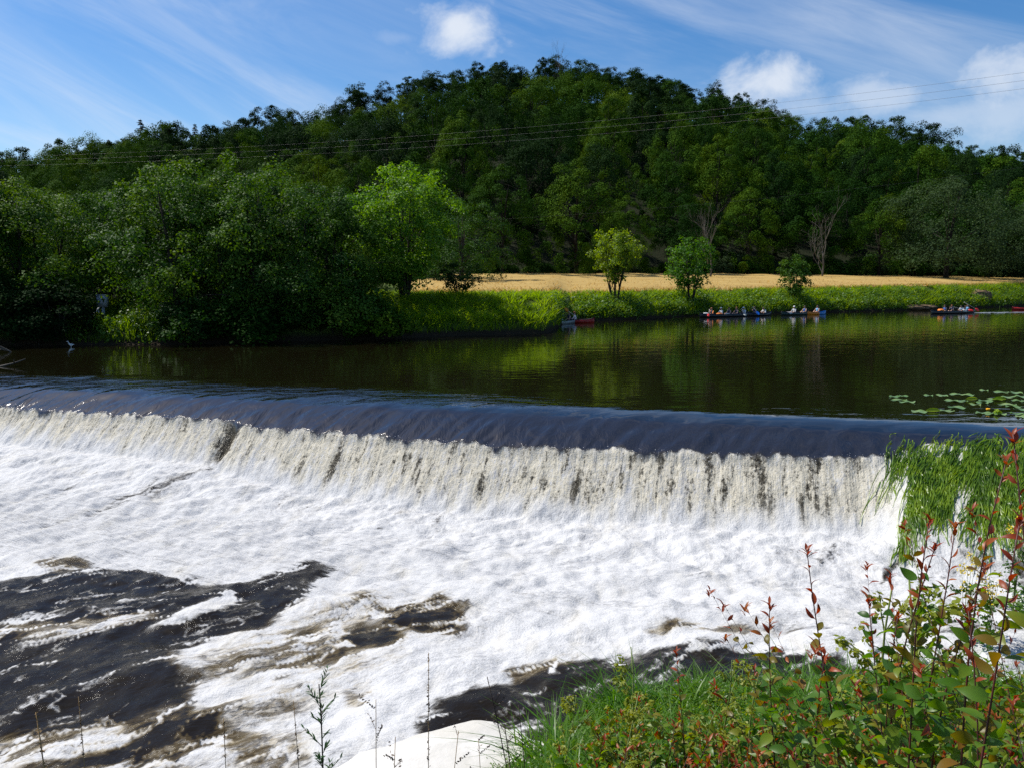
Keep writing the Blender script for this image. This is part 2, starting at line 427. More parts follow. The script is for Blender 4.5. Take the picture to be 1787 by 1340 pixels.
HILL = 'trees of the wooded hill'
ID = 'tree'
beech_lo = [make_tree('broadleaf_tree', 'x', 'tree', 20 + i, 16 + (i % 2), 6.6 - .5 * (i % 3), -.2, [M['leaf_hill'], M['leaf_dark'], M['leaf_hill'], M['leaf_oak']][i], 62 + 10 * i, 270, .25, 1.75 - .12 * i, 'round', .32, flat=.45, droop=.45, lump=.42, up=.55, inner=.32) for i in range(4)]
beech_hi = [make_tree('broadleaf_tree', 'x', 'tree', 40 + i, 16, 6.4, 2.0, [M['leaf_hill'], M['leaf_oak'], M['leaf_hill'], M['leaf_dark'], M['leaf_dark']][i], 44 + 9 * i, 190, .34, 1.95 - .12 * i, 'round', .3, flat=.5, droop=.4, lump=.45, up=.55, inner=.32) for i in range(5)]
ridge_tr = [make_tree('ridge_tree', 'x', 'tree', 60 + i, 18, 3.9, 7.5 - i, M['leaf_dark'], 60, 110, .35, 1.3, 'round', .26, flat=.5, lump=.4, inner=.6, low=.4, bark=M['bark_grey']) for i in range(4)]
grey_tr = make_tree('willow_tree', 'x', 'tree', 71, 17, 8.5, .4, M['leaf_grey'], 150, 120, .30, 1.7, 'dome', .35, flat=.6, droop=.3, lump=.3)
spruce = [make_spruce(80, 17, 3.1, M['needle']), make_spruce(81, 15, 2.7, M['needle'])]
protos = beech_lo + beech_hi + ridge_tr + [grey_tr] + spruce
used = set()
far_parts = []                          # wood beyond both sides of the view: one mass
def crown_into_mass(p, X, d, sx, sz):
    me = [c for c in p.children if c.name.startswith('crown')][0].data; n = len(me.vertices)
    co = np.zeros(n * 3, np.float32); me.vertices.foreach_get('co', co); q = co.reshape(-1, 4, 3)[::3].astype(float)
    c = q.mean(1, keepdims=True); q = c + (q - c) * 1.7; a = random.random() * 6.28; x = x_at(X, d)
    q = q @ np.array([[math.cos(a), math.sin(a), 0], [-math.sin(a), math.cos(a), 0], [0, 0, 1]]) * np.array([sx, sx, sz]) + np.array([x, d, ground(x, d)])
    far_parts.append(q.reshape(-1, 3))
def put(p, X, d, sc_=1., sz=None, label=None, group=None, rz=None, z=None, rng=random):
    if group == HILL and not -95 < X < 1880: return crown_into_mass(p, X, d, sc_, sz or sc_)
    x = x_at(X, d); zz = ground(x, d) if z is None else z
    rz = rng.random() * 6.28 if rz is None else rz
    S = (sc_, sc_, sz or sc_)
    if p.name not in used:
        used.add(p.name); p.location = (x, d, zz); p.rotation_euler = (0, 0, rz); p.scale = S
        if label: p['label'] = label
        if group: p['group'] = group
        return p
    return dup(p, (x, d, zz), rz, S, label, group)

random.seed(3)
L_low = 'broad leafy tree in the front row of the wood at the foot of the hill'
L_mid = 'rounded green tree packed into the wood halfway up the hill'
L_rid = 'tall dark tree with bare lower trunk on the top of the wooded hill'
L_up = 'dark green tree below the hilltop in the upper part of the wood'
def hill():
    n = 0; d = 0; row = 0
    for row in range(13):
        t = row / 12.0
        X = -330 + random.random() * 40
        while X < 2130:
            e, f1 = float(edgeD(X)) + 3, float(farD(X)) + 4
            tt = t ** 1.05
            dd = e + (f1 - e) * tt + random.uniform(-4, 4)
            step_m = (9.2 if row == 0 else 10.8) if row < 4 else 12.6
            X += step_m * random.uniform(.8, 1.25) * F / dd
            if row == 0 and X < 620: continue
            ridge = row >= 11 and 560 < X < 1360
            if ridge:
                p = random.choice(ridge_tr); put(p, X, dd, random.uniform(.95, 1.45), random.uniform(.75, 1.2), L_rid, HILL)
                X -= .30 * step_m * F / dd
            elif row < 4:
                if row == 0: put(random.choice(beech_lo), X, dd, random.uniform(.62, .95), None, L_low, HILL)
                else: put(random.choice(beech_lo), X, dd, random.uniform(.72, 1.12), random.uniform(.78, 1.15), L_mid, HILL)
            else:
                ps = beech_hi[:4] if row < 9 else beech_hi[2:]
                s_ = random.uniform(.72, 1.15)
                if row >= 10: s_ *= .85
                put(random.choice(ps), X, dd, s_, s_ * random.uniform(.9, 1.12), L_mid if row < 8 else L_up, HILL)
            n += 1
    print('hill trees', n)
hill()
mass = np.vstack(far_parts)
tag(obj('forest', mesh_np('forest', mass, np.arange(len(mass)).reshape(-1, 4), mats=[M['leaf_hill']])), 'dense green wood carrying on along the hillside past both ends of the view', 'forest', kind='stuff')
for X, s_, hz in ((58,1.3,.95),(205,1.4,1.0),(262,1.9,1.15),(285,1.6,1.0),(322,1.2,.95),(354,1.5,1.05),(150,1.3,.9),(1330,.62,.7),(1352,.66,.8),(1372,.58,.8),(1300,.7,.8),(1398,.5,.7),(628,.6,.8)):
    put(spruce[int(X) % 2], X, float(farD(X)) + 1, s_, hz, 'dark pointed spruce tree standing up from the skyline of the wood', 'spruces on the hill')
put(beech_hi[4], 490, 298, 1.3, 1.2, 'big dark spreading tree poking above the skyline between spruces and hilltop')
put(beech_hi[4], 1490, 270, 1.2, 1.15, 'big dark spreading tree on the skyline under the power lines')
put(grey_tr, 1650, 124, 1.12, 1.0, 'large greyish willow with soft crown at the far end of the field')
put(grey_tr, 1790, 128, .95, .8, 'lower greyish willow at the far end of the field by the big one')

# ------------------------------------------------------------------ trees on the left bank
dense = [make_tree('alder_tree', 'x', 'tree', 100 + i, 9.0, 4.5, -.3, M['leaf_alder'] if i != 2 else M['leaf_hill'], 125, 180, .16, .95, 'round' if i % 2 else 'dome', .2,
                   flat=.45, droop=.45, lump=.42, inner=.36, stems=2, spread=1.2, nlimb=18, up=.6) for i in range(4)]
RB = 'trees crowding the shady river bank'
L_front = 'dense leafy alder hanging over the shaded bank above the dark water'
L_back = 'leafy tree standing behind the alders of the shaded bank'
rng0 = random.Random(11)
for X, b, s_, sz, i in ((-330,4,1.1,1.05,0),(-230,3.5,1.1,1.0,0),(-140,3,1.05,.95,1),(-60,3.5,.98,.86,2),(15,4.0,.95,.84,0),(85,6.5,.8,.74,3),(185,12,.85,.80,2),(258,6,.85,.80,1),(318,3.6,1.0,.98,0),
                        (392,3.0,.85,.78,3),(455,3.4,1.0,1.02,1),(528,3.0,.9,.82,0),(580,3.6,.85,.76,2),(622,3.2,.45,.45,3)):
    put(dense[i], X, float(shore(X)) + b, s_, sz, L_front, RB, rng=rng0)
for X, d, s_, sz, i in ((-160,60,1.2,1.0,1),(-60,61,1.2,.98,2),(40,62,1.15,.92,1),(140,66,1.2,.90,0),(235,62,1.15,.95,2),(320,60,1.2,1.0,3),(420,60,1.15,1.02,0),(500,62,1.1,.92,2),(575,66,1.0,.80,1),
                        (665,86,1.1,.9,2),(745,88,1.1,.9,3),(805,80,.95,.92,0),(60,88,1.4,1.15,3),(180,90,1.4,1.15,0),(310,90,1.4,1.2,2),(440,88,1.4,1.2,1),(570,88,1.4,1.2,3),(690,90,1.3,1.15,0),(-80,88,1.4,1.15,2)):
    put(dense[i], X, d, s_, sz, L_back, RB, rng=rng0)
big = make_tree('lime_tree', 'tall bright green tree with many thin stems at the meadow corner', 'tree', 131, 9.3, 3.6, .5, M['leaf_bright'], 230, 110, .17, .72, 'vase', .10,
                stems=9, flat=.55, droop=.3, lump=.2, nlimb=40, spread=1.5, low=.45)
dx = at_d(708, 551, 51.5); big.location = dx; big.location.z = ground(dx[0], dx[1]) - .05; big.scale = (1.08, 1.08, 1.0)
hang = make_tree('alder_bush', 'dark low bush leaning over the meadow edge right of the tall bright tree', 'bush', 141, 3.0, 1.6, .6, M['leaf_dark'], 40, 45, .18, .5, 'round', .06, stems=3, spread=.9)
hx = at_d(800, 522, 54); hang.location = (hx[0], 54, ground(hx[0], 54)); hang.scale = (.95, .95, .8)

# ------------------------------------------------------------------ three small trees on the far bank
def bank_tree(X, Y, dep, root, label, s_=1.):
    ds = np.linspace(shore(X) + .4, shore(X) + 16, 400); zz = terrain(np.full(400, X), ds); yy = YH + (CH - zz) / (ds * .9915) * F
    dep = float(ds[np.argmax(yy < Y)]); x = x_at(X, dep)
    root.location = (x, dep, ground(x, dep) - .05); root['label'] = label; root.scale = (s_, s_, s_)
t1 = make_tree('maple_tree', 'x', 'tree', 151, 6.9, 2.5, 1.7, M['leaf_lime'], 110, 75, .19, .55, 'vase', .085, stems=6, flat=.8, droop=.1, lump=.34, nlimb=22, spread=1.3, up=.85, inner=.7)
bank_tree(1074, 530, 69.5, t1, 'yellow-green fan-shaped young tree with several bare stems on the far bank')
t2 = make_tree('maple_tree', 'x', 'tree', 152, 7.2, 2.5, 1.3, M['leaf_bright'], 110, 52, .21, .6, 'round', .10, stems=4, flat=.6, droop=.35, lump=.26, nlimb=20, spread=.9, inner=.6)
bank_tree(1206, 532, 73, t2, 'mid-green round-topped young tree standing between two others on the far bank')
t3 = make_tree('maple_tree', 'x', 'tree', 153, 5.0, 1.75, .5, M['leaf_alder'], 80, 50, .2, .5, 'round', .07, stems=3, flat=.55, droop=.4, lump=.25, nlimb=14, spread=.6)
bank_tree(1385, 524, 78, t3, 'small dark green bushy young tree, shortest of the three on the far bank')
t3['label'] = 'short bushy dark green tree on the far bank above the two boats'

# bare dead trees at the edge of the wood
def dead(X, Y, dep, H, seed, label, spread=.55, r=.16, levels=4, fold=False):
    me = bare_tree(np.random.RandomState(seed), H, r, levels, spread)
    p = at_d(X, Y, dep); root = thing('dead_tree', label, 'tree', (p[0], dep, ground(p[0], dep)))
    me.name = 'branches'; obj('branches', me, root)
dead(1240, 470, 112, 10.0, 5, 'pale bare dead tree at the wood edge behind the round-topped young tree', .5)
dead(1436, 455, 122, 10.8, 9, 'pale bare dead tree standing alone among dark foliage above the field', .62)
dead(972, 150, 325, 22, 14, 'thin bare grey tree top sticking out of the hilltop trees', .4, .2)

# low bushes along the back of the field
bush = [make_tree('bush', 'x', 'bush', 160 + i, 2.6 + .5 * i, 2.2, .05, [M['leaf_hill'], M['leaf_grey'], M['leaf_alder'], M['leaf_dark']][i], 70, 70, .22, .75, 'dome', .06, stems=3, spread=.7, lump=.3) for i in range(4)]
rngb = random.Random(4)
for k in range(44):
    X = 850 + k * 24 + rngb.uniform(-8, 8)
    dd = float(edgeD(X)) - rngb.uniform(-1.0, 2.2)
    s_ = rngb.uniform(.55, .95) * (.75 if X < 1250 else 1.2 + max(0, (X - 1400)) / 900)
    put(bush[rngb.randrange(3)], X, dd, s_, s_ * rngb.uniform(.75, 1.05), 'low green bush in the row along the back edge of the wheat field', 'bushes behind the wheat field', rng=rngb)
# bushes hanging over the shaded bank
for k in range(22):
    X = -120 + k * 37 + rngb.uniform(-10, 10)
    if 112 < X < 300 or X > 660: continue
    s_ = rngb.uniform(.55, .95)
    put(bush[(0, 2)[rngb.randrange(2)] if X > 300 else 3], X, float(shore(X)) + rngb.uniform(-.1, 1.3), s_, s_ * .8, 'leafy bush drooping to the waterline under the alders', 'bushes at the shaded waterline', rng=rngb)  # leftmost bushes take dark leaves: the tree shade there is put into their colour

# ------------------------------------------------------------------ bank vegetation (nobody could count it)
M['grass_far'] = leaf_mat('bank_grass', [(.085,.170,.006),(.145,.25,.010),(.21,.30,.018)], trans=.6, clump=.5, rough=.55, spec=.3)
M['herb'] = leaf_mat('bank_herbs', [(.028,.080,.008),(.060,.140,.010),(.100,.195,.016)], trans=.4, clump=.6)
def bank_grass():
    rng = np.random.RandomState(21); N = 62000
    X = 640 + rng.rand(N) * 1500; w = rng.rand(N)
    b = np.where(X < 975, .3 + w * 15, .2 + w * 9.5)
    d = shore(X) + b; x = (X - CX) / F * d * .9915; z = terrain(X, d) + .12 * pn(x * .2, d * .2, 3)
    keep = (pn(x * .35, d * .35, 8) > -.55)
    yy = YH + (CH - z) / (d * .9915) * F
    fy = np.interp(X, [640,830,1000,1200,1400,1600,1787,2700], [514,515,513.5,509.5,505,501,497,492])
    keep &= yy > fy - 1
    base = np.stack([x, d, z - .05], -1)[keep]; h = (.55 + .4 * rng.rand(N))[keep] * (1 + .35 * pn(base[:, 0] * .6, base[:, 1] * .6, 9))
    h = np.where(np.abs(yy[keep] - fy[keep]) < 5, h * .6, h)
    tag(obj('grass', blades('grass', rng, base, h, .085, 1.0, 4, [M['grass_far']])), 'long sunlit green grass covering the far river bank', 'grass', kind='stuff')
    # leafy herbs: lumps of broad leaves near the water
    n = 900
    X = 965 + rng.rand(n) * 1150; b = .1 + rng.rand(n) ** 1.3 * 4.2
    d = shore(X) + b; x = (X - CX) / F * d * .9915; z = terrain(X, d)
    cen = np.stack([x, d, z + .35 + .3 * rng.rand(n)], -1); out = np.tile([0, -.3, .8], (n, 1)) + .2 * rng.randn(n, 3)
    co, q = foliage(rng, cen, norm(out), .62, 34, .19, .75, .3, .7)
    co[:, 2] = np.maximum(co[:, 2], .03)
    tag(obj('bank_herbs', mesh_np('bank_herbs', co, q, mats=[M['herb']])), 'leafy nettles and herbs along the waterline of the far bank', 'herbs', kind='stuff')
    # grassy patch on the shaded left bank
    n = 330
    X = 112 + rng.rand(n) * 210; b = .0 + rng.rand(n) * 7
    d = shore(X) + b; x = (X - CX) / F * d * .9915; z = terrain(X, d)
    cen = np.stack([x, d, z + .3 + .25 * rng.rand(n)], -1); out = np.tile([0, -.3, .8], (n, 1)) + .2 * rng.randn(n, 3)
    kk = ~((X > 128) & (X < 212) & (b > 1.0)); cen, out = cen[kk], out[kk]
    co, q = foliage(rng, cen, norm(out), .5, 40, .15, .8, .3, .7)
    co[:, 2] = np.maximum(co[:, 2], .03)
    N = 5000; X = 110 + rng.rand(N) * 220; b = .1 + rng.rand(N) * 8
    d = shore(X) + b; x = (X - CX) / F * d * .9915; z = terrain(X, d)
    tag(obj('nettle_patch', mesh_np('nettle_patch', co, q, mats=[M['herb']])), 'green nettles on the slope around the grey cabinet', 'herbs', kind='stuff')
    tag(obj('grass_patch', blades('grass_patch', rng, np.stack([x, d, z], -1), .6 * np.where((X > 125) & (X < 215), .45, 1.) + .25 * rng.rand(N), .06, .5, 3, [M['grass_far']])), 'grass on the slope around the grey cabinet', 'grass', kind='stuff')
bank_grass()
# bare earth slip on the far bank near the right end
def earth():
    for X, Y0, dep, w, h in ((1712, 521, None, 1.6, 1.0), (1600, 541, None, 2.6, .35)):
        d = float(shore(X)) + (2.2 if h > .5 else .3)
        rng = np.random.RandomState(int(X)); bm = bmesh.new(); bmesh.ops.create_icosphere(bm, subdivisions=3, radius=1)
        for v in bm.verts:
            k = 1 + .25 * float(pn(v.co.x * 2, v.co.y * 2 + v.co.z, 4)); v.co = Vector((v.co.x * w * k, v.co.y * .7 * k, v.co.z * h * k))
        me = bpy.data.meshes.new('earth_bank'); bm.to_mesh(me); bm.free(); me.materials.append(plain_mat('bare_earth', (.22,.15,.085), (.10,.07,.04), 2.5, .95, .1, .5, 6.))
        o = obj('earth_bank', me, loc=(x_at(X, d), d, ground(x_at(X, d), d) + .05)); o['kind'] = 'structure'
earth()

# ------------------------------------------------------------------ power lines
wire_m = plain_mat('wire_metal', (.06,.062,.065), (.045,.047,.05), 1., .5, .5)
def wire(pts, label, r=.0072):
    P = []
    k = np.linspace(0, 1, 60); xs = np.array([p[0] for p in pts]); ys = np.array([p[1] for p in pts]); ds = np.array([p[2] for p in pts])
    co = np.polyfit(xs, ys, 2); X = xs[0] + (xs[-1] - xs[0]) * k
    inv = np.interp(X, xs, 1 / ds)
    for a, iv in zip(X, inv): P.append(at_d(a, np.polyval(co, a), 1 / iv))
    mb = MB(); mb.tube(P, r, 5); tag(obj('power_line', mb.mesh('power_line', [wire_m], True)), label, 'power line', 'overhead power lines')
wire([(-500,285,165),(0,268,148),(600,248,128),(900,229,107),(1362,178,72),(1787,126,50),(2100,82,42)], 'topmost of the three parallel power lines rising across the hill into the sky')
wire([(-500,289,165),(0,274.5,148),(600,259,128),(900,240,107),(1387,187,72),(1787,139,50),(2100,98,42)], 'middle one of the three parallel power lines rising across the hill into the sky')
wire([(-500,296,165),(0,283,148),(600,269,128),(900,250,107),(1413,198,72),(1787,153,50),(2100,113,42)], 'lowest of the three parallel power lines rising across the hill into the sky')
wire([(500,398,100),(780,387,96),(1100,374,92),(1400,338,88),(1577,316,84),(2000,262,78)], 'single power line hanging low in front of the wood above the field', .0055)

# ------------------------------------------------------------------ gauge cabinet, handrail, bird, drift branches on the left bank
gz = ground(at_d(180, 535, 47.2)[0], 47.2)
cab = thing('gauge_cabinet', 'grey metal gauge cabinet standing on the grassy slope under the trees', 'cabinet', tuple(at_d(180, 537, 44.2)))
gm = plain_mat('grey_paint', (.46,.49,.56), (.38,.41,.48), 2., .5, .4)
mb = MB(); mb.box((0, 0, .36), (.27, .16, .33)); obj('cabinet_body', mb.mesh('cabinet_body', [gm]), cab)
mb = MB(); mb.box((0, -.165, .36), (.235, .008, .29)); d_ = obj('door', mb.mesh('door', [gm]), cab)
mb = MB(); mb.box((.17, -.185, .36), (.015, .012, .06)); obj('handle', mb.mesh('handle', [wire_m]), d_)
mb = MB(); mb.box((0, -.01, .705), (.30, .20, .018)); obj('roof', mb.mesh('roof', [gm]), cab)
mb = MB(); mb.tube([(0, 0, -1.2), (0, 0, .03)], .09, 8); obj('post', mb.mesh('post', [gm]), cab)
hr = thing('handrail', 'white sloping handrail running down from the grey cabinet to the water', 'handrail', (0, 0, 0))
wm = plain_mat('white_paint', (.75,.75,.73), (.55,.55,.53), 3., .5, .4)
a_, b_ = at_d(173, 538, 44.0), at_d(148, 566, 42.8)
hr.location = b_
mb = MB(); mb.tube([(0, 0, 0), a_ - b_], .05, 8); obj('rail', mb.mesh('rail', [wm], True), hr)
for t in (.05, .5, .95):
    p = (a_ - b_) * t; mb = MB(); mb.tube([p - [0, 0, .9], p], .03, 6); obj('post', mb.mesh('post', [wm], True), hr)
def bird():
    p = at_z(124, 606, .0)
    root = thing('bird', 'small white bird sitting at the waterline below the grassy slope', 'bird', tuple(p))
    bm = bmesh.new(); L = bm.verts.layers.skin.verify()
    J = [((-.28, 0, .18), .03), ((-.14, 0, .2), .07), ((0, 0, .19), .1), ((.1, 0, .22), .085), ((.16, 0, .32), .04), ((.19, 0, .44), .035), ((.23, 0, .49), .045), ((.3, 0, .48), .02), ((.38, 0, .46), .008)]
    vs = []
    for c, r in J:
        v = bm.verts.new(c); v[L].radius = (r, r); vs.append(v)
    vs[2][L].use_root = True
    for i in range(len(vs) - 1): bm.edges.new((vs[i], vs[i + 1]))
    for s in (-1, 1):
        a = bm.verts.new((0, .05 * s, .08)); a[L].radius = (.015, .015); b = bm.verts.new((0, .05 * s, -.03)); b[L].radius = (.012, .012)
        bm.edges.new((vs[2], a)); bm.edges.new((a, b))
    skin_mesh(bm, 'body', root, [plain_mat('white_feathers', (.8,.8,.78), (.7,.7,.68), 8., .7)])
    root.rotation_euler = (0, 0, -2.2); root.scale = (.6, .6, .6)
def skin_mesh(bm, name, parent, mats, lev=2):
    me = bpy.data.meshes.new(name); bm.to_mesh(me); bm.free()
    o = bpy.data.objects.new(name, me); C.objects.link(o)
    o.modifiers.new('s', 'SKIN'); sd = o.modifiers.new('d', 'SUBSURF'); sd.levels = sd.render_levels = lev
    dg = bpy.context.evaluated_depsgraph_get(); dg.update()
    m2 = bpy.data.meshes.new_from_object(o.evaluated_get(dg)); m2.name = name
    bpy.data.objects.remove(o); bpy.data.meshes.remove(me)
    m2.materials.clear()
    for m in mats: m2.materials.append(m)
    for p in m2.polygons: p.use_smooth = True
    return obj(name, m2, parent)
bird()
p = at_z(14, 615, 0); rr = np.random.RandomState(3)
root = thing('drift_branch', 'pale dead branches leaning out of the water at the shaded bank', 'branch', tuple(p)); me = bare_tree(rr, 2.6, .05, 3, .8); obj('branches', me, root)
root.rotation_euler = (.4, -.9, .3)
p = at_z(0, 640, 0); mb = MB(); mb.tube([(0, 0, 0), (.5, .1, .12), (.9, .2, .28)], [.05, .04, .02], 6); mb.tube([(.5, .1, .12), (.7, -.2, .3)], [.03, .01], 5)
tag(obj('driftwood', mb.mesh('driftwood', [M['bark_pale']], True), loc=tuple(p)), 'bent pale stick poking out of the dark water near the weir crest', 'branch')

# ------------------------------------------------------------------ boats and paddlers
def col(name, c, r=.6, spec=.4): return plain_mat(name, c, tuple(x * .85 for x in c), 6., r, spec)
PM = dict(skin=col('skin', (.50,.30,.21)), navy=col('navy_vest', (.015,.022,.07)), white=col('white_cloth', (.78,.78,.78)), grey=col('grey_cloth', (.45,.46,.47)),
          blue=col('blue_vest', (.03,.10,.36)), sky=col('light_blue_vest', (.16,.42,.72)), dark=col('dark_cloth', (.02,.02,.025)), orange=col('orange_cloth', (.80,.22,.03)),
          red=col('red_plastic', (.62,.03,.02), .35), hair=col('brown_hair', (.05,.028,.015)), red_hair=col('ginger_hair', (.25,.08,.025)), cap=col('white_cap', (.8,.8,.78)),
          hull_black=col('black_hull', (.012,.014,.018), .35), hull_green=col('dark_green_hull', (.012,.035,.028), .35), hull_red=col('red_hull', (.42,.025,.018), .35),
          hull_grey=col('grey_hull', (.22,.25,.24), .4), hull_orange=col('orange_hull', (.85,.25,.02), .35), hull_blue=col('blue_hull', (.02,.25,.60), .35), wood=col('wood_trim', (.22,.13,.06)),
          eye=col('eye_dark', (.02,.015,.01)), lip=col('lips', (.42,.16,.13)), paddle_blue=col('blue_plastic', (.02,.22,.75), .35), shaft=col('pale_shaft', (.6,.58,.52)))
def body_mesh(pose):
    """seated body, facing +x, hips at the origin; arms reach to the two given grip points"""
    lean, gl, gr = pose
    bm = bmesh.new(); L = bm.verts.layers.skin.verify(); seg = []
    def V(c, r, rz=None):
        v = bm.verts.new(c); v[L].radius = (r, rz or r); return v
    def E(a, b, part): bm.edges.new((a, b)); seg.append((Vector(a.co), Vector(b.co), part))
    def sw(x, z): return (x * math.cos(lean) + z * math.sin(lean), z * math.cos(lean) - x * math.sin(lean))
    def T(x, y, z): a, c = sw(x, z); return (a, y, c)
    pel = V((0, 0, .10), .13, .15); pel[L].use_root = True
    wa = V(T(.0, 0, .26), .11, .14); ch = V(T(.01, 0, .44), .12, .165); ne = V(T(.02, 0, .57), .055); hb = V(T(.04, 0, .66), .08, .075); ht = V(T(.05, 0, .78), .082, .075); tp = V(T(.04, 0, .84), .05)
    E(pel, wa, 'shirt'); E(wa, ch, 'shirt'); E(ch, ne, 'shirt'); E(ne, hb, 'skin'); E(hb, ht, 'skin'); E(ht, tp, 'skin')
    no = V(T(.145, 0, .70), .014); E(ht, no, 'skin')
    for s in (-1, 1):
        er = V(T(.03, .088 * s, .715), .016); E(ht, er, 'skin')
    for s, g in ((1, gl), (-1, gr)):
        sh = V(T(.01, .18 * s, .52), .062); g = Vector(g); S = Vector(sh.co)
        d = g - S; dist = d.length; mid = (S + g) / 2; k = math.sqrt(max(.002, .29 ** 2 - (min(dist, .56) / 2) ** 2))
        el = V(mid + Vector((-.15, .45 * s, -.85)).normalized() * k, .042); wr = V(g - d.normalized() * .085, .027)
        E(ch, sh, 'shirt'); E(sh, el, 'sleeve'); E(el, wr, 'skin')
        pa = V(g - d.normalized() * .03, .036, .02); E(wr, pa, 'skin')
        f = d.normalized(); side = f.cross(Vector((0, 0, 1))).normalized(); up = side.cross(f)
        for i, l in enumerate((.030, .036, .034, .027)):
            o = side * ((i - 1.5) * .021)
            a = V(Vector(pa.co) + o + f * .035 + up * .012, .009); b = V(Vector(a.co) + f * l * .8 - up * .018, .0085); c = V(Vector(b.co) - f * l * .5 - up * .024, .0075)
            E(pa, a, 'skin'); E(a, b, 'skin'); E(b, c, 'skin')
        th = V(Vector(pa.co) - side * .038 * s + f * .012, .010); t2 = V(Vector(th.co) + f * .028 - up * .025, .0085); E(pa, th, 'skin'); E(th, t2, 'skin')
        hp = V((.03, .095 * s, .08), .095); kn = V((.40, .13 * s, .22), .062); an = V((.72, .12 * s, .02), .042); he = V((.74, .12 * s, -.02), .04); toe = V((.86, .13 * s, .05), .032)
        E(pel, hp, 'pants'); E(hp, kn, 'pants'); E(kn, an, 'skin'); E(an, he, 'pants'); E(he, toe, 'pants')
    tmp = skin_mesh(bm, 'body', None, [], 1); me = tmp.data; bpy.data.objects.remove(tmp)
    names = ['skin', 'shirt', 'sleeve', 'pants', 'eye', 'lip']
    A = np.array([s[0] for s in seg]); B = np.array([s[1] for s in seg]); AB = B - A
    n = len(me.polygons); c = np.zeros(n * 3, np.float32); me.polygons.foreach_get('center', c); c = c.reshape(-1, 3)
    t = np.clip(((c[:, None] - A[None]) * AB[None]).sum(-1) / (AB ** 2).sum(-1)[None], 0, 1)
    dd = np.linalg.norm(c[:, None] - (A[None] + AB[None] * t[..., None]), axis=-1); k = dd.argmin(1)
    mi = np.array([names.index(seg[i][2]) for i in k], np.int32)
    for s in (-1, 1): mi[np.linalg.norm(c - np.array(T(.12, .033 * s, .745)), axis=1) < .022] = 4
    mi[np.linalg.norm(c - np.array(T(.12, 0, .655)), axis=1) < .022] = 5
    for nm in names: me.materials.append(None)
    me.polygons.foreach_set('material_index', mi)
    hc = T(.035, 0, .755)
    return me, hc
POSES = {'row': (.18, (.50, .22, .30), (.42, -.02, .62)), 'rest': (.05, (.42, .20, .22), (.42, -.20, .22)), 'lean': (.5, (.62, .12, .30), (.58, -.16, .30)), 'high': (-.05, (.34, .18, .30), (.26, -.12, .70))}
BODY = {k: body_mesh(v) for k, v in POSES.items()}
def head_cover(kind):
    bm = bmesh.new(); bmesh.ops.create_uvsphere(bm, u_segments=14, v_segments=10, radius=.1)
    for v in bm.verts:
        if v.co.z < -.0 and v.co.x > -.02: v.co.z = 0 if kind != 'hair' else .012
        if v.co.z < -.06: v.co.z = -.06
        v.co.x *= 1.03; v.co.z *= 1.05
        if kind == 'cap' and v.co.x > .07 and abs(v.co.z) < .03: v.co.x += .06
    me = bpy.data.meshes.new(kind); bm.to_mesh(me); bm.free()
    for p in me.polygons: p.use_smooth = True
    return me
HAIR, CAP = head_cover('hair'), head_cover('cap')
def vest_mesh():
    mb = MB(); prof = [(.11, .165, .145), (.26, .155, .14), (.42, .175, .15), (.52, .16, .12), (.56, .10, .085)]
    n = 16; th = np.arange(n) / n * 6.283
    co = np.array([[b * np.cos(a) , w * np.sin(a), z] for z, w, b in prof for a in th]); q = []
    for i in range(len(prof) - 1):
        for j in range(n): k = (j + 1) % n; q.append((i * n + j, i * n + k, (i + 1) * n + k, (i + 1) * n + j))
    mb.add(co, q); return mb.mesh('life_vest', [], True)
VEST = vest_mesh()
def person(loc, face, pose, shirt, label, head='hair', headmat='hair', vest=None, pants='dark', sleeve=None):
    root = thing('person', label, 'person', loc, face, 'paddlers on the river')
    me, hc = BODY[pose]; o = obj('body', me, root)
    for i, nm in enumerate(('skin', shirt, sleeve or shirt, pants, 'eye', 'lip')):
        o.material_slots[i].link = 'OBJECT'; o.material_slots[i].material = PM[nm]
    h = obj(head, HAIR if head == 'hair' else CAP, root, hc)
    if not h.data.materials: h.data.materials.append(None)
    h.material_slots[0].link = 'OBJECT'; h.material_slots[0].material = PM[headmat]
    if vest:
        v = obj('life_vest', VEST, root)
        if not v.data.materials: v.data.materials.append(None)
        v.rotation_euler = (0, POSES[pose][0], 0)
        v.material_slots[0].link = 'OBJECT'; v.material_slots[0].material = PM[vest]
    return root
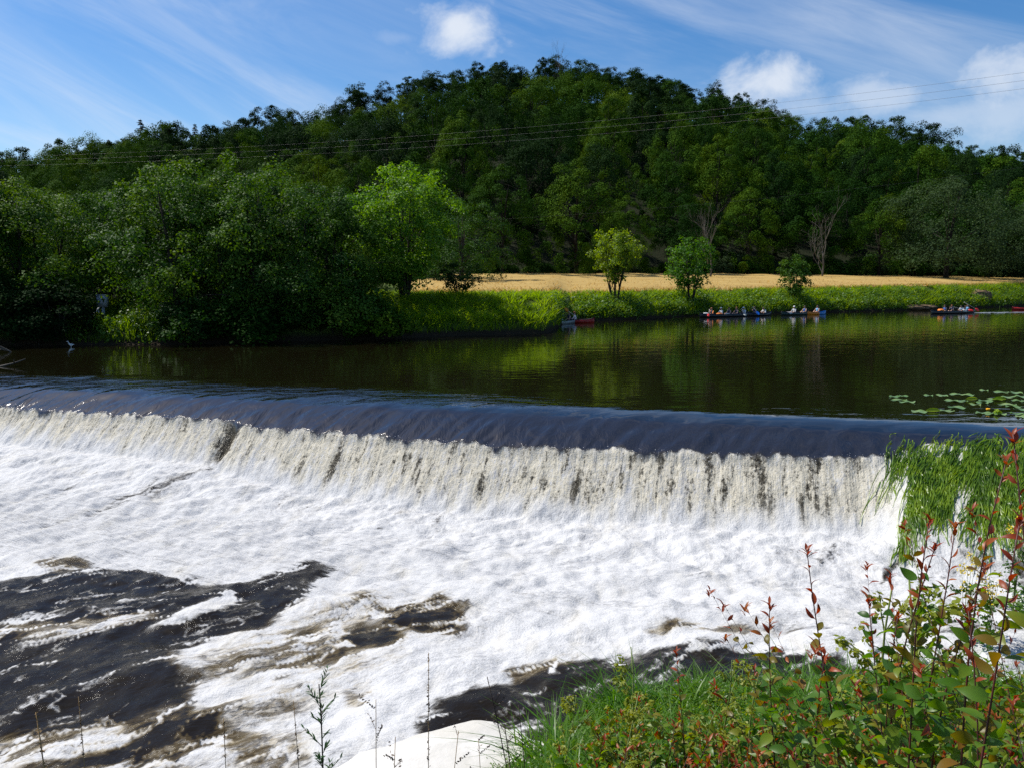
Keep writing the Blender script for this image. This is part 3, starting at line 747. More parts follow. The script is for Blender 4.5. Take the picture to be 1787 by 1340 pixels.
def hull_part(name, L, beam, depth, mat, parent, a=0., b=1., sheer=.16, t=.03, off=0.):
    """open hull between fractions a..b of the length, with real thickness"""
    n, m = 22, 11; rows = []
    for i in range(n + 1):
        f = a + (b - a) * i / n; x = (f - .5) * L; e = abs(2 * f - 1)
        w = beam / 2 * (1 - e ** 2.6) + .015; top = depth * (1 + 0) + sheer * e ** 3; bot = -.10 + .12 * e ** 6
        for lay in (0, 1):
            ww = w - t * lay if w > t + .02 else w * (1 - .5 * lay); bb = bot + t * lay
            for j in range(m):
                a_ = math.pi * j / (m - 1); y = ww * math.cos(a_) * (1 if abs(math.cos(a_)) > .5 else 1)
                s = math.sin(a_) ** .55
                rows.append((x, y, top + (bb - top) * s))
    co = np.array(rows).reshape(n + 1, 2, m, 3); q = []
    I = lambda i, l, j: (i * 2 + l) * m + j
    for i in range(n):
        for j in range(m - 1):
            q.append((I(i, 0, j), I(i, 0, j + 1), I(i + 1, 0, j + 1), I(i + 1, 0, j))); q.append((I(i, 1, j), I(i + 1, 1, j), I(i + 1, 1, j + 1), I(i, 1, j + 1)))
        for j in (0, m - 1):
            q.append((I(i, 0, j), I(i + 1, 0, j), I(i + 1, 1, j), I(i, 1, j)))
    for i in (0, n):
        for j in range(m - 1): q.append((I(i, 0, j), I(i, 1, j), I(i, 1, j + 1), I(i, 0, j + 1)))
    return obj(name, mesh_np(name, co.reshape(-1, 3), q, smooth=True, mats=[mat]), parent)
def canoe(name, label, loc, face, L, mat, seats, beam=.85, cat='canoe', trim=None, halves=None):
    root = thing(name, label, cat, loc, face, 'boats on the river')
    if halves:
        hull_part('hull', L, beam, .24, PM[halves[0]], root, 0, .5); hull_part('hull', L, beam, .24, PM[halves[1]], root, .5, 1)
    else: hull_part('hull', L, beam, .26, PM[mat], root)
    mb = MB()
    for s in (-1, 1):
        f = np.linspace(.01, .99, 24); e = abs(2 * f - 1)
        mb.tube(np.stack([(f - .5) * L, s * (beam / 2 * (1 - e ** 2.6) + .012), (.24 if halves else .26) + .16 * e ** 3 + .008], -1), .016, 6)
    obj('gunwale', mb.mesh('gunwale', [PM[trim or 'dark']], True), root)
    for x in seats:
        w = beam / 2 * (1 - abs(2 * x / L) ** 2.6) - .03
        mb = MB(); mb.box((x - .02, 0, .09), (.13, max(w, .1), .015)); obj('seat', mb.mesh('seat', [PM['wood']]), root)
    return root
def in_boat(loc, face, x, y=0, z=.02):
    c, s = math.cos(face), math.sin(face); return (loc[0] + c * x - s * y, loc[1] + s * x + c * y, loc[2] + z)
def paddle(a, b, blade, label, two=False):
    a, b = Vector(a), Vector(b); d = b - a; L = d.length
    root = thing('paddle', label, 'paddle', tuple(a), group='paddles of the boats'); root.rotation_mode = 'QUATERNION'
    zc = d.normalized(); yc = Vector((0, -1, .25)); yc = (yc - zc * yc.dot(zc)).normalized(); xc = yc.cross(zc)
    root.rotation_quaternion = Matrix((xc, yc, zc)).transposed().to_quaternion()
    mb = MB(); mb.tube([(0, 0, 0), (0, 0, L)], .017, 8); mb.box((0, 0, .0), (.05, .018, .02)); obj('shaft', mb.mesh('shaft', [PM['shaft']], True), root)
    def bl(z0, sgn):
        mb = MB(); n = 8
        for sy in (-1, 1): pass
        co = []; q = []
        for i in range(n + 1):
            t = i / n; w = .135 * (math.sin(math.pi * min(1, .12 + t * .82)) ** .5)
            for yy in (-.008, .008): co += [(-w, yy, z0 + sgn * t * .5), (w, yy, z0 + sgn * t * .5)]
        for i in range(n):
            k = i * 4; q += [(k, k + 1, k + 5, k + 4), (k + 2, k + 6, k + 7, k + 3), (k, k + 4, k + 6, k + 2), (k + 1, k + 3, k + 7, k + 5)]
        q += [(0, 2, 3, 1), (n * 4, n * 4 + 1, n * 4 + 3, n * 4 + 2)]
        mb.add(co, q); obj('blade', mb.mesh('blade', [PM[blade]]), root)
    bl(L, 1)
    if two: bl(0, -1)
    return root
def lump_bag(name, label, cat, loc, r, mat, seed):
    bm = bmesh.new(); bmesh.ops.create_icosphere(bm, subdivisions=3, radius=1)
    for v in bm.verts:
        c = v.co; k = 1 + .10 * float(pn(c.x * 2 + seed, c.y * 2 + c.z, 2)); v.co = Vector((math.copysign(abs(c.x) ** .7, c.x) * r[0] * k, math.copysign(abs(c.y) ** .7, c.y) * r[1] * k, math.copysign(abs(c.z) ** .75, c.z) * r[2] * k + r[2]))
    me = bpy.data.meshes.new('bag'); bm.to_mesh(me); bm.free(); me.materials.append(PM[mat])
    for p in me.polygons: p.use_smooth = True
    root = thing(name, label, cat, loc); obj('bag', me, root)
    mb = MB(); a = np.linspace(0, math.pi, 9)
    mb.tube(np.stack([np.cos(a) * r[0] * .5, 0 * a, r[2] * 1.95 + np.sin(a) * r[2] * .3], -1), .014, 6); obj('strap', mb.mesh('strap', [PM['dark']], True), root)
    return root
def ends(Xl, Yl, Xr, Yr):
    a, b = at_z(Xl, Yl, 0), at_z(Xr, Yr, 0); m = (a + b) / 2; d = a - b
    return (float(m[0]), float(m[1]), .0), math.atan2(d[1], d[0]), float(np.hypot(d[0], d[1]))
def boats():
    # five paddlers in one long dark canoe
    loc, f, L = ends(1221, 554.6, 1307, 552.2)
    canoe('canoe', 'long black canoe with five paddlers, close under the grassy bank', loc, f, L, 'hull_black', [L * .5 - t for t in (1.3, 2.5, 3.7, 4.9, 6.1) if t < L])
    def xs(X): return (0.5 - (X - 1221) / (1307 - 1221)) * L
    S = [(1243, 'row', 'navy', 'orange-sleeved paddler with ginger hair in front of the long canoe of five', 'hair', 'red_hair', 'navy', 'orange'),
         (1258, 'rest', 'white', 'paddler in white shirt and white cap, second in the long canoe of five', 'cap', 'cap', None, None),
         (1272, 'rest', 'navy', 'dark-haired paddler in navy top, middle of the long canoe of five', 'hair', 'hair', 'navy', 'skin'),
         (1285, 'rest', 'navy', 'paddler in navy vest with bare arms behind the middle of the long canoe', 'hair', 'red_hair', 'navy', 'skin'),
         (1299, 'row', 'white', 'paddler in white shirt and round white hat at the back of the long canoe', 'cap', 'cap', None, None)]
    for X, po, sh, lb, hd, hm, ve, sl in S:
        person(in_boat(loc, f, xs(X), 0, .08), f, po, sh, lb, hd, hm, ve, 'dark', sl)
    paddle(in_boat(loc, f, xs(1243) + .40, -.02, .72), in_boat(loc, f, xs(1243) + .95, .50, .34), 'red', 'paddle with red blade dipped beside the bow of the long canoe of five')
    paddle(in_boat(loc, f, xs(1299) + .36, -.04, .74), in_boat(loc, f, xs(1299) + .58, .50, .36), 'hull_grey', 'pale paddle held by the paddler in the round white hat')
    lump_bag('gear_bag', 'white gear bag at the bow of the long canoe of five', 'bag', in_boat(loc, f, xs(1231), 0, .14), (.26, .15, .15), 'white', 1)
    lump_bag('gear_bag', 'orange gear bag lying in front of the second paddler with the white cap', 'bag', in_boat(loc, f, xs(1253), .12, .1), (.32, .2, .15), 'orange', 2)
    lump_bag('gear_bag', 'pale brown gear bag before the third paddler of the long canoe', 'bag', in_boat(loc, f, xs(1267), .1, .1), (.22, .18, .13), 'shaft', 3)
    # two in the next canoe
    loc, f, L = ends(1304, 552.3, 1346, 550.9)
    canoe('canoe', 'short black canoe of two paddlers touching the long canoe of five', loc, f, L, 'hull_black', [.7, -.7])
    def xs2(X): return (0.5 - (X - 1304) / (1346 - 1304)) * L
    person(in_boat(loc, f, xs2(1316), 0, .08), f, 'high', 'navy', 'paddler in dark top raising a bright blue paddle', 'hair', 'hair', 'navy', 'dark', 'skin')
    person(in_boat(loc, f, xs2(1336), 0, .08), f, 'lean', 'white', 'paddler in white shirt leaning forward at the back of the short black canoe', 'hair', 'hair', None, 'dark')
    paddle(in_boat(loc, f, xs2(1316) + .26, -.02, .88), in_boat(loc, f, xs2(1316) + .32, .52, .46), 'paddle_blue', 'paddle with broad bright blue blade held upright over the gunwale')
    # dark green canoe with two
    loc, f, L = ends(1363, 551, 1411, 549.6)
    canoe('canoe', 'dark green canoe carrying a white bag and two paddlers', loc, f, L, 'hull_green', [.5, -.9])
    def xs3(X): return (0.5 - (X - 1363) / (1411 - 1363)) * L
    person(in_boat(loc, f, xs3(1386), 0, .08), f, 'rest', 'grey', 'paddler in grey shirt and white hat in the dark green canoe', 'cap', 'cap', None, 'grey')
    person(in_boat(loc, f, xs3(1404.5), 0, .08), f, 'rest', 'navy', 'paddler in blue vest behind the grey-shirted one in the green canoe', 'hair', 'hair', 'blue', 'grey', 'skin')
    lump_bag('gear_bag', 'white bag lying in the bow of the dark green canoe', 'bag', in_boat(loc, f, xs3(1373), .1, .1), (.45, .2, .12), 'white', 5)
    # orange and blue kayak
    loc, f, L = ends(1409, 549.9, 1441, 548.8)
    canoe('kayak', 'small kayak, orange bow and bright blue stern, behind the green canoe', loc, f, L, 'hull_orange', [0], .72, 'kayak', None, ('hull_blue', 'hull_orange'))
    person(in_boat(loc, f, -.15, 0, .1), f, 'rest', 'navy', 'paddler in light blue vest sitting in the orange and blue kayak', 'hair', 'hair', 'sky', 'skin', 'skin')
    # black canoe with four, red paddles
    loc, f, L = ends(1624, 548.6, 1702, 546.3)
    canoe('canoe', 'black canoe with four paddlers drawing a pale wake on open water', loc, f, L, 'hull_black', [2.2, .8, -.9, -2.3])
    def xs4(X): return (0.5 - (X - 1624) / (1702 - 1624)) * L
    person(in_boat(loc, f, xs4(1648), 0, .08), f, 'rest', 'navy', 'front paddler in blue and navy vest behind an orange barrel', 'hair', 'hair', 'blue', 'dark', 'dark')
    person(in_boat(loc, f, xs4(1661), 0, .08), f, 'row', 'navy', 'second paddler in navy holding a white paddle shaft across', 'hair', 'red_hair', 'navy', 'dark', 'dark')
    person(in_boat(loc, f, xs4(1678), .1, .08), f, 'lean', 'white', 'paddler in light blue and white vest leaning onto a red paddle', 'hair', 'hair', 'sky', 'white', 'white')
    person(in_boat(loc, f, xs4(1688), -.05, .08), f, 'high', 'navy', 'rear paddler in blue vest swinging a red paddle behind the canoe', 'hair', 'hair', 'sky', 'dark', 'dark')
    lump_bag('gear_barrel', 'round orange barrel in the bow of the canoe with four paddlers', 'barrel', in_boat(loc, f, xs4(1640), .05, .08), (.30, .26, .22), 'orange', 8)
    paddle(in_boat(loc, f, xs4(1661) + .1, .1, .72), in_boat(loc, f, xs4(1661) - 1.0, .5, .35), 'shaft', 'white paddle lying across the middle of the canoe of four')
    paddle(in_boat(loc, f, xs4(1678) + .50, .1, .55), in_boat(loc, f, xs4(1678) - .05, .66, .36), 'red', 'paddle with red blade dipping in front of the leaning paddler')
    paddle(in_boat(loc, f, xs4(1688) + .55, -.1, 1.15), in_boat(loc, f, xs4(1688) - .65, .42, .46), 'red', 'paddle with red blade slanting down over the stern of the canoe of four')
    # grey and red canoes at the corner of the meadow
    p = at_z(988, 565.2, 0)
    g = (float(p[0]), float(p[1]), 0.); f = R(-118)
    canoe('canoe', 'grey canoe with its bow turned to the meadow corner', g, f, 4.2, 'hull_grey', [.6, -.8])
    person(in_boat(g, f, -.5, 0, .08), R(-150), 'high', 'navy', 'paddler in dark blue vest holding an orange paddle overhead in the grey canoe', 'hair', 'hair', 'navy', 'dark', 'skin')
    paddle((g[0] + .62, g[1] - .55, .66), (g[0] + .10, g[1] - .75, 1.02), 'orange', 'paddle with its orange blade lifted up at the meadow corner')
    lump_bag('fender', 'round white buoy resting on the bow of the grey canoe', 'buoy', in_boat(g, f, 1.15, .1, .16), (.17, .17, .13), 'white', 12)
    p = at_z(1006, 564.0, 0)
    r = (float(p[0]), float(p[1]), 0.); f = R(150)
    canoe('canoe', 'red canoe lying beside the grey one at the meadow corner', r, R(168), 2.9, 'hull_red', [.2, -.8], .8)
    person(in_boat(r, R(168), .1, 0, .08), R(168), 'rest', 'white', 'paddler in white shirt sitting in the red canoe', 'hair', 'red_hair', None, 'dark')
    # red bow at the right edge of the picture
    p = at_z(1802, 541.5, 0)
    canoe('canoe', 'red canoe cut off by the picture edge behind the wake', (float(p[0]), float(p[1]), 0.), R(172), 4.6, 'hull_red', [0], .8)
boats()

# ------------------------------------------------------------------ the river, the weir and the white water
crest = np.array([at_z(X, Y, 0)[:2] for X, Y in ((60,662),(400,686),(800,695),(1200,713),(1500,728),(1760,744))])
sl, ic = np.polyfit(crest[:, 0], crest[:, 1], 1)
nn = math.hypot(1, sl); EU = np.array([1, sl]) / nn; EV = np.array([sl, -1]) / nn; O2 = np.array([0, ic])
print('weir', sl, ic)
def uv_of(x, y):
    dx, dy = x - O2[0], y - O2[1]; return dx * EU[0] + dy * EU[1], dx * EV[0] + dy * EV[1]
def xy_of(u, v): return O2[0] + u * EU[0] + v * EV[0], O2[1] + u * EU[1] + v * EV[1]
ZP = -2.25
def weed_w(u): return sstep(8.6, 9.6, u)
def onset(u): return np.interp(u, [-40,-19,-7.7,-7.2,0,6,9,10,20], [2.1,2.05,1.95,2.15,2.30,2.12,1.95,1.45,1.3])
def zsurf(u, v):
    """smooth water surface: pool above, glide over the crest, fall, boil and lower pool"""
    w = weed_w(u); vb = onset(u)
    glide = -.13 * np.clip(v, 0, None) ** 2
    ze = -.13 * vb ** 2; se = .26 * vb
    k = np.clip(v - vb, 0, None)
    steep = 1.02 * (1 - w) + .52 * w
    fall = ze - se * np.minimum(k, .25) - steep * np.clip(k - .12, 0, None)
    z = np.where(v < vb, glide, fall)
    zf = np.interp(u, [-40,-19,-7.7,-7.1,-4,0,6,9,12,20], [-1.35,-1.42,-1.6,-1.75,-2.0,-2.15,-2.02,-1.9,-1.9,-1.95])
    boil = ZP + (zf - ZP) * np.exp(-np.clip(v - 3.3, 0, None) / 2.6)
    h = np.clip(.5 + .5 * (z - boil) / .12, 0, 1)          # soft maximum
    sm = boil + (z - boil) * h + .12 * h * (1 - h) * .5
    return np.where(v < vb - .3, z, np.maximum(sm, boil))
def grid_quads(n, m):
    i = np.arange(n - 1)[:, None] * m + np.arange(m - 1)[None]
    return np.stack([i, i + m, i + m + 1, i + 1], -1).reshape(-1, 4)
US = np.concatenate([[-90, -60, -45, -36, -31, -28], np.arange(-26, 15.2, .05), [16, 18, 22, 30, 60, 150]])
def river_wave(u, v):
    left = sstep(2, -10, u); near = sstep(-3.2, -.3, v)
    flow = v * .45 + .0 * u
    a = (.030 * left + .006) * near * (1 - .6 * sstep(.8, 2, v))
    h = a * fbm(u * .8 + v * .9, v * .9 + u * .25, 31, 3)
    h = h + .034 * sstep(0, 1.4, v) * fbm(u * .9 + v * .5, v * .35, 33, 3) + .032 * sstep(.7, 1.9, v) * fbm(u * 3 + v, v * 1.2, 35, 3)
    edge = sstep(-26, -25.5, u) * sstep(15, 14.5, u)
    return h * edge
VJ = 1.0
def water_shader(name, foamy):
    m, nt = newmat(name); s = NT(nt); p = s.pos()
    ang = math.atan2(sl, 1)
    # long low ripples lying across the view on the open river
    w1 = s.noise(s.mapping(p, (.55, 1.7, 1), (0, 0, .12)), 1.5, 3., .5, .4)
    w2 = s.noise(s.mapping(p, (.25, .5, 1), (0, 0, -.1)), 1., 2., .5)
    hgt = s.math('ADD', s.math('MULTIPLY', w1, .0075), s.math('MULTIPLY', w2, .012))
    if not foamy:
        fu, fv = s.attr('fu'), s.attr('fv'); lf = s.mapr(fu, -6., 5., 1., .08)
        w3 = s.noise(s.n('ShaderNodeCombineXYZ', X=s.math('MULTIPLY', fu, .8), Y=s.math('ADD', s.math('MULTIPLY', fv, 1.5), s.math('MULTIPLY', fu, .3)), Z=0.).outputs[0], 1.6, 4., .6, .5)
        hgt = s.math('ADD', hgt, s.math('MULTIPLY', w3, s.math('MULTIPLY', lf, s.math('MULTIPLY', s.mapr(fv, -2.2, -.2), s.mapr(fv, .4, 1., .075, .03)))))
        bp = s.n('ShaderNodeBump', Height=hgt, Strength=1.); bp.inputs['Distance'].default_value = 1.
        b = s.n('ShaderNodeBsdfPrincipled', Base__Color=rgb(.007,.0062,.0025), Roughness=.02, IOR=s.mapr(fv, -3., -.3, 1.36, 2.05, False))
        nt.links.new(bp.outputs[0], b.inputs['Normal']); s.out(b.outputs[0]); return m
    foam = s.attr('foam'); face = s.attr('face'); tan = s.attr('tan')
    fa = .55
    pr = s.mapping(p, (1, 1, 1), (0, 0, -fa))
    pf = s.mapping(pr, (.55, 1.3, 1.0))
    n1 = s.noise(pf, 2.1, 7., .68, .55); n2 = s.noise(pf, 7.5, 5., .6, .4); n3 = s.noise(p, 26., 3., .6)
    fu, fv = s.attr('fu'), s.attr('fv')
    def uvec(a, b, ka, kb, z=0.): return s.n('ShaderNodeCombineXYZ', X=s.math('MULTIPLY', a, ka), Y=s.math('MULTIPLY', b, kb), Z=z).outputs[0]
    st = s.noise(uvec(fu, fv, 1., .20), 4.0, 4., .65, .3); st2 = s.noise(uvec(fu, fv, 1., .13), 17., 3., .6, .2)
    gr = s.noise(s.mapping(p, (1, 1, .55)), 14., 5., .75)
    ga, gb = s.attr('ga'), s.attr('gb'); calm = s.attr('calm'); nface = s.math('SUBTRACT', 1., face)
    fl = s.noise(uvec(gb, ga, 1., .36), 1.4, 8., .66, .8); fl2 = s.noise(uvec(gb, ga, 1., .55), 6.0, 6., .68, .7)
    # foam on the pool: broken along the flow
    nb = s.math('ADD', s.math('MULTIPLY', s.math('SUBTRACT', fl, .5), 1.25), s.math('ADD', s.math('MULTIPLY', s.math('SUBTRACT', n2, .5), .80), s.math('MULTIPLY', s.math('SUBTRACT', fl2, .5), .75)))
    ff = s.math('ADD', foam, s.math('MULTIPLY', nb, nface))
    fw = s.mapr(ff, .34, .84); ft = s.mapr(ff, .14, .48)
    # on the face of the fall: fine strands, grains and gaps
    hv = s.math('ADD', s.math('MULTIPLY', st2, .26), s.math('ADD', s.math('MULTIPLY', gr, .52), s.math('MULTIPLY', st, .46)))
    hv = s.math('ADD', hv, s.math('MULTIPLY', foam, .30))
    fface = s.mapr(hv, .72, .90); fbright = s.mapr(hv, .90, 1.08)
    wf = s.math('ADD', s.math('MULTIPLY', fw, nface), s.math('MULTIPLY', fface, face))
    vo = s.n('ShaderNodeTexVoronoi', Vector=s.mapping(pr, (.7, 1.2, 1)), Scale=13.); vo.inputs['Randomness'].default_value = 1.
    bub = s.math('MULTIPLY', s.mapr(vo.outputs['Distance'], .08, .22, 1., 0.), s.mapr(s.math('ADD', n2, s.math('MULTIPLY', n1, .7)), .88, 1.0))
    bub = s.math('MULTIPLY', bub, s.mapr(calm, .0, .3, .22, 0.))
    wf = s.math('MAXIMUM', wf, s.math('MULTIPLY', bub, nface))
    dark, tn, white, cream = rgb(.013,.0095,.0050), rgb(.090,.064,.025), rgb(.55,.55,.545), rgb(.53,.49,.39)
    base = s.mix(s.math('MULTIPLY', s.math('MULTIPLY', ft, s.mapr(tan, 0, .6)), nface), dark, tn)
    base = s.mix(s.math('MULTIPLY', face, s.mapr(gr, .3, .6)), base, rgb(.085,.075,.052))
    wcol = s.mix(s.math('MULTIPLY', face, s.mapr(fbright, 0, 1, 1., .1)), white, cream)
    brn = s.math('MULTIPLY', s.mapr(ff, 1.05, .55), s.math('MULTIPLY', s.mapr(fl2, .40, .64), s.mapr(tan, .05, .7)))
    wcol = s.mix(s.math('MULTIPLY', nface, s.math('MULTIPLY', brn, .8)), wcol, rgb(.34,.27,.14))
    gre = s.math('MULTIPLY', s.mapr(fl2, .56, .36), s.mapr(s.math('ADD', fl, s.math('MULTIPLY', n3, .5)), .85, .62))
    wcol = s.mix(s.math('MULTIPLY', gre, .75), wcol, rgb(.33,.34,.36))
    frt = s.noise(p, 19., 4., .75); wcol = s.mix(s.math('MULTIPLY', nface, s.mapr(s.math('ADD', frt, s.math('MULTIPLY', fl, .5)), .76, .52, 0., .62)), wcol, rgb(.31,.30,.28))
    base = s.mix(wf, base, wcol)
    rough = s.mapr(wf, 0, .5, .07, .8, False)
    rough = s.math('MULTIPLY', rough, s.mapr(calm, 0, 1, 1., .5, False))
    h2 = s.math('ADD', s.math('MULTIPLY', fl, .065), s.math('ADD', s.math('MULTIPLY', fl2, .030), s.math('MULTIPLY', n2, .022)))
    h2 = s.math('MULTIPLY', h2, s.mapr(wf, 0, .7, .5, 1.))
    h2 = s.math('ADD', h2, s.math('MULTIPLY', s.math('MULTIPLY', n3, wf), .016))
    h2 = s.math('ADD', h2, s.math('MULTIPLY', s.math('MULTIPLY', s.math('ADD', gr, st2), face), .03))
    h2 = s.math('MULTIPLY', h2, s.mapr(calm, 0, 1, 1., .0, False))
    rip = s.math('ADD', s.math('MULTIPLY', s.noise(uvec(fu, fv, 1., .45), 2.2, 4., .6, .8), .060), s.math('MULTIPLY', s.noise(uvec(fu, fv, 1., .5), 9., 3., .6, .3), .007))
    h2 = s.math('ADD', h2, s.math('MULTIPLY', rip, s.math('MULTIPLY', calm, s.mapr(fv, VJ, VJ + .5, .0, 1.))))
    bp = s.n('ShaderNodeBump', Height=h2, Strength=.8); bp.inputs['Distance'].default_value = 1.
    b = s.n('ShaderNodeBsdfPrincipled', Base__Color=base, Roughness=rough, IOR=s.mapr(calm, 0, 1, 1.27, 2.05, False))
    nt.links.new(bp.outputs[0], b.inputs['Normal']); s.out(b.outputs[0]); return m
VJ = 1.0
def river():
    vs = np.concatenate([[-220, -140, -90, -60, -40, -25, -16, -10, -7, -5], np.arange(-4, -1, .3), np.arange(-1, VJ + .001, .08)]); vs[-1] = VJ
    U, V = np.meshgrid(US, vs, indexing='ij')
    x, y = xy_of(U, V); z = zsurf(U, V) + river_wave(U, V)
    me = mesh_np('river', np.stack([x, y, z], -1).reshape(-1, 3), grid_quads(*U.shape), smooth=True, mats=[water_shader('river_water', False)], attrs=dict(fu=U.ravel(), fv=V.ravel()))
    tag(obj('river', me), None, None, kind='structure')
river()
def poly_sd(px, py, poly):
    """signed distance to a polygon, positive inside"""
    P = np.array(poly); n = len(P); d = np.full(px.shape, 1e9); ins = np.zeros(px.shape, bool)
    for i in range(n):
        a, b = P[i], P[(i + 1) % n]; e = b - a; wx, wy = px - a[0], py - a[1]
        t = np.clip((wx * e[0] + wy * e[1]) / (e @ e + 1e-9), 0, 1)
        d = np.minimum(d, (wx - t * e[0]) ** 2 + (wy - t * e[1]) ** 2)
        c = ((a[1] > py) != (b[1] > py)) & (px < (b[0] - a[0]) * (py - a[1]) / (b[1] - a[1] + 1e-12) + a[0])
        ins ^= c
    d = np.sqrt(d); return np.where(ins, d, -d)
def on_pool(pts, z=ZP + .06): return [at_z(X, Y, z)[:2] for X, Y in pts]
DARK_A = on_pool([(-500,1010),(0,1012),(150,992),(330,1004),(430,1012),(540,985),(578,996),(525,1055),(440,1085),(350,1120),(300,1170),(380,1205),(330,1250),(200,1270),(0,1300),(-600,1330)])
MID_D = on_pool([(-300,1560),(-300,1255),(60,1262),(200,1236),(350,1245),(300,1400),(220,1500)])
TONGUE = on_pool([(255,1092),(330,1055),(408,1028),(402,1052),(330,1082)])
FILM = on_pool([(-300,1075),(0,1092),(140,1070),(250,1062),(230,1085),(100,1100),(-300,1120)])
DARK_B = on_pool([(735,1262),(757,1212),(850,1182),(950,1166),(1100,1146),(1250,1128),(1360,1130),(1480,1150),(1600,1180),(1500,1400),(800,1400)])
MID_C = on_pool([(-300,1480),(-300,1290),(60,1300),(200,1262),(380,1210),(300,1160),(430,1090),(620,1030),(800,1040),(830,1085),(720,1120),(640,1180),(470,1250),(350,1345),(250,1420)])
BROWN = [on_pool(p) for p in ([(585,1112),(640,1088),(705,1098),(690,1128),(610,1126)], [(690,1062),(770,1035),(830,1055),(800,1092),(720,1090)], [(560,1240),(600,1200),(660,1190),(650,1225),(600,1262)],
                              [(150,1330),(230,1255),(420,1220),(430,1260),(300,1330)], [(860,1168),(960,1148),(1040,1140),(1000,1165),(900,1180)], [(1130,1100),(1280,1085),(1400,1095),(1290,1110),(1150,1115)],
                              [(40,985),(110,968),(170,985),(90,1000)], [(380,1290),(470,1262),(560,1275),(520,1330),(400,1335)])]
def white_water():
    vs = np.concatenate([np.arange(VJ, 1.9, .08), np.arange(1.9, 4.0, .032), np.arange(4.0, 9, .055), np.arange(9, 16.6, .05), [17, 18, 20, 24, 30]])
    vs[0] = VJ
    U, V = np.meshgrid(US, vs, indexing='ij')
    x, y = xy_of(U, V); z0 = zsurf(U, V); w = weed_w(U); vb = onset(U)
    # ragged upper edge of the white water
    rag = .16 * fbm(U * 1.1, U * 0 + 3, 51, 4) + .10 * pn(U * 5, U * 0 + 9, 52)
    k = V - vb - rag
    notch = np.exp(-((U + 7.45 + (V - 2.3) * .10) / (.15 + .12 * np.abs(pn(U * 3, V * 3, 77)))) ** 2)
    infall = sstep(0, .16, k)
    dz = z0 - (-.13 * V ** 2)
    boilz = ZP
    zf = np.interp(U, [-40,-19,-7.7,-7.1,-4,0,6,9,12,20], [-1.35,-1.42,-1.6,-1.75,-2.0,-2.15,-2.02,-1.9,-1.9,-1.95])
    above = z0 - (ZP + (zf - ZP) * np.exp(-np.clip(V - 3.3, 0, None) / 2.6))
    face = infall * sstep(-.02, .62, above + .24 * fbm(U * 2.6, V * .9, 55, 4)) * (1 - .75 * w)
    # foam amount in the lower pool, from the seen shapes (world space outlines on the pool)
    warpx = .30 * fbm(x * .6, y * .6, 61, 4); warpy = .30 * fbm(x * .6, y * .6, 62, 4)
    qx, qy = x + warpx, y + warpy
    foam = np.full(x.shape, 1.15)
    far = sstep(3.2, 8.5, V); foam = foam - .17 * far
    sd = poly_sd(qx, qy, MID_C); foam = foam - .44 * sstep(-.4, .7, sd)
    sdA = poly_sd(qx, qy, DARK_A); foam = np.minimum(foam, 1.1 - 1.20 * sstep(-.28, .40, sdA))
    sdB = poly_sd(qx, qy, DARK_B); foam = np.minimum(foam, 1.05 - 1.15 * sstep(-.28, .42, sdB))
    tan = .55 * sstep(-.6, .6, sd) + .12
    sdD = poly_sd(qx, qy, MID_D); foam = np.minimum(foam, 1.1 - .66 * sstep(-.3, .4, sdD)); tan = np.maximum(tan, .7 * sstep(-.3, .4, sdD))
    for b in BROWN:
        s_ = poly_sd(qx, qy, b); kk = sstep(-.18, .22, s_); foam = foam - .55 * kk; tan = np.maximum(tan, kk)
    st = poly_sd(x + warpx * .3, y + warpy * .3, TONGUE); foam = np.maximum(foam, 1.0 * sstep(-.12, .12, st))
    stf = poly_sd(qx, qy, FILM); foam = np.maximum(foam, .50 * sstep(-.3, .2, stf)); tan = np.maximum(tan, .8 * sstep(-.3, .2, stf))
    fl = np.array([math.cos(.55), math.sin(.55)]); fa = x * fl[0] + y * fl[1]; fb = -x * fl[1] + y * fl[0]
    streak = fbm(fa * .35, fb * 1.5, 71, 4)
    pool = sstep(3.4, 5.0, V)
    crease = np.exp(-((U + 7.6 + .25 * (V - 3) + .25 * pn(V * .8, V * 0, 12)) / .28) ** 2) * sstep(2.6, 3.4, V) * sstep(8.5, 5, V)
    foam = foam - .42 * crease
    lace = 1 - np.abs(fbm(fa * .55 + warpx, fb * 1.9 + warpy, 73, 5)) * 2.6
    foam = foam + pool * sstep(.9, .3, foam) * .62 * sstep(.45, .98, lace)
    foam = foam + pool * .26 * streak * sstep(1.2, .5, foam)
    # holes in the fall in streaks, more of them right of the middle
    hs = fbm(U * 1.9, V * .35, 81, 4); amt = np.interp(U, [-20,-9,-5,-1,8,12], [.22,.35,.62,.82,.85,.7])
    hs2 = fbm(U * 3.2 + .4 * V, V * 1.5, 83, 4)
    foam_face = 1.0 - .50 * amt * sstep(.20, .9, hs + .6 * hs2) - .40 * amt * sstep(.1, .8, fbm(U * 6, V * 1.6, 84, 3)) - .9 * notch
    foam = foam * (1 - face) + foam_face * face
    foam = foam * infall
    stone_line = .5 * np.exp(-((U - 9.65 + (V - 3.0) * .38) / .07) ** 2) * sstep(3.0, 3.6, V) * sstep(6.4, 5.2, V)
    foam = foam - .9 * stone_line
    thin = w * sstep(3.2, 4.2, V) * sstep(9, 6.5, V); foam = foam - .26 * thin * (0.6 + .8 * np.abs(fbm(U * 2.2, V * .5, 91, 3)))
    foam = foam - .25 * sstep(.35, .7, fbm(U * 1.1 + 40, V * .4, 95, 4)) * sstep(3.4, 4.2, V) * sstep(8, 5.5, V)
    # relief
    rid = 1 - np.abs(fbm(fa * .8 + warpx, fb * 1.5, 101, 4)) * 1.6
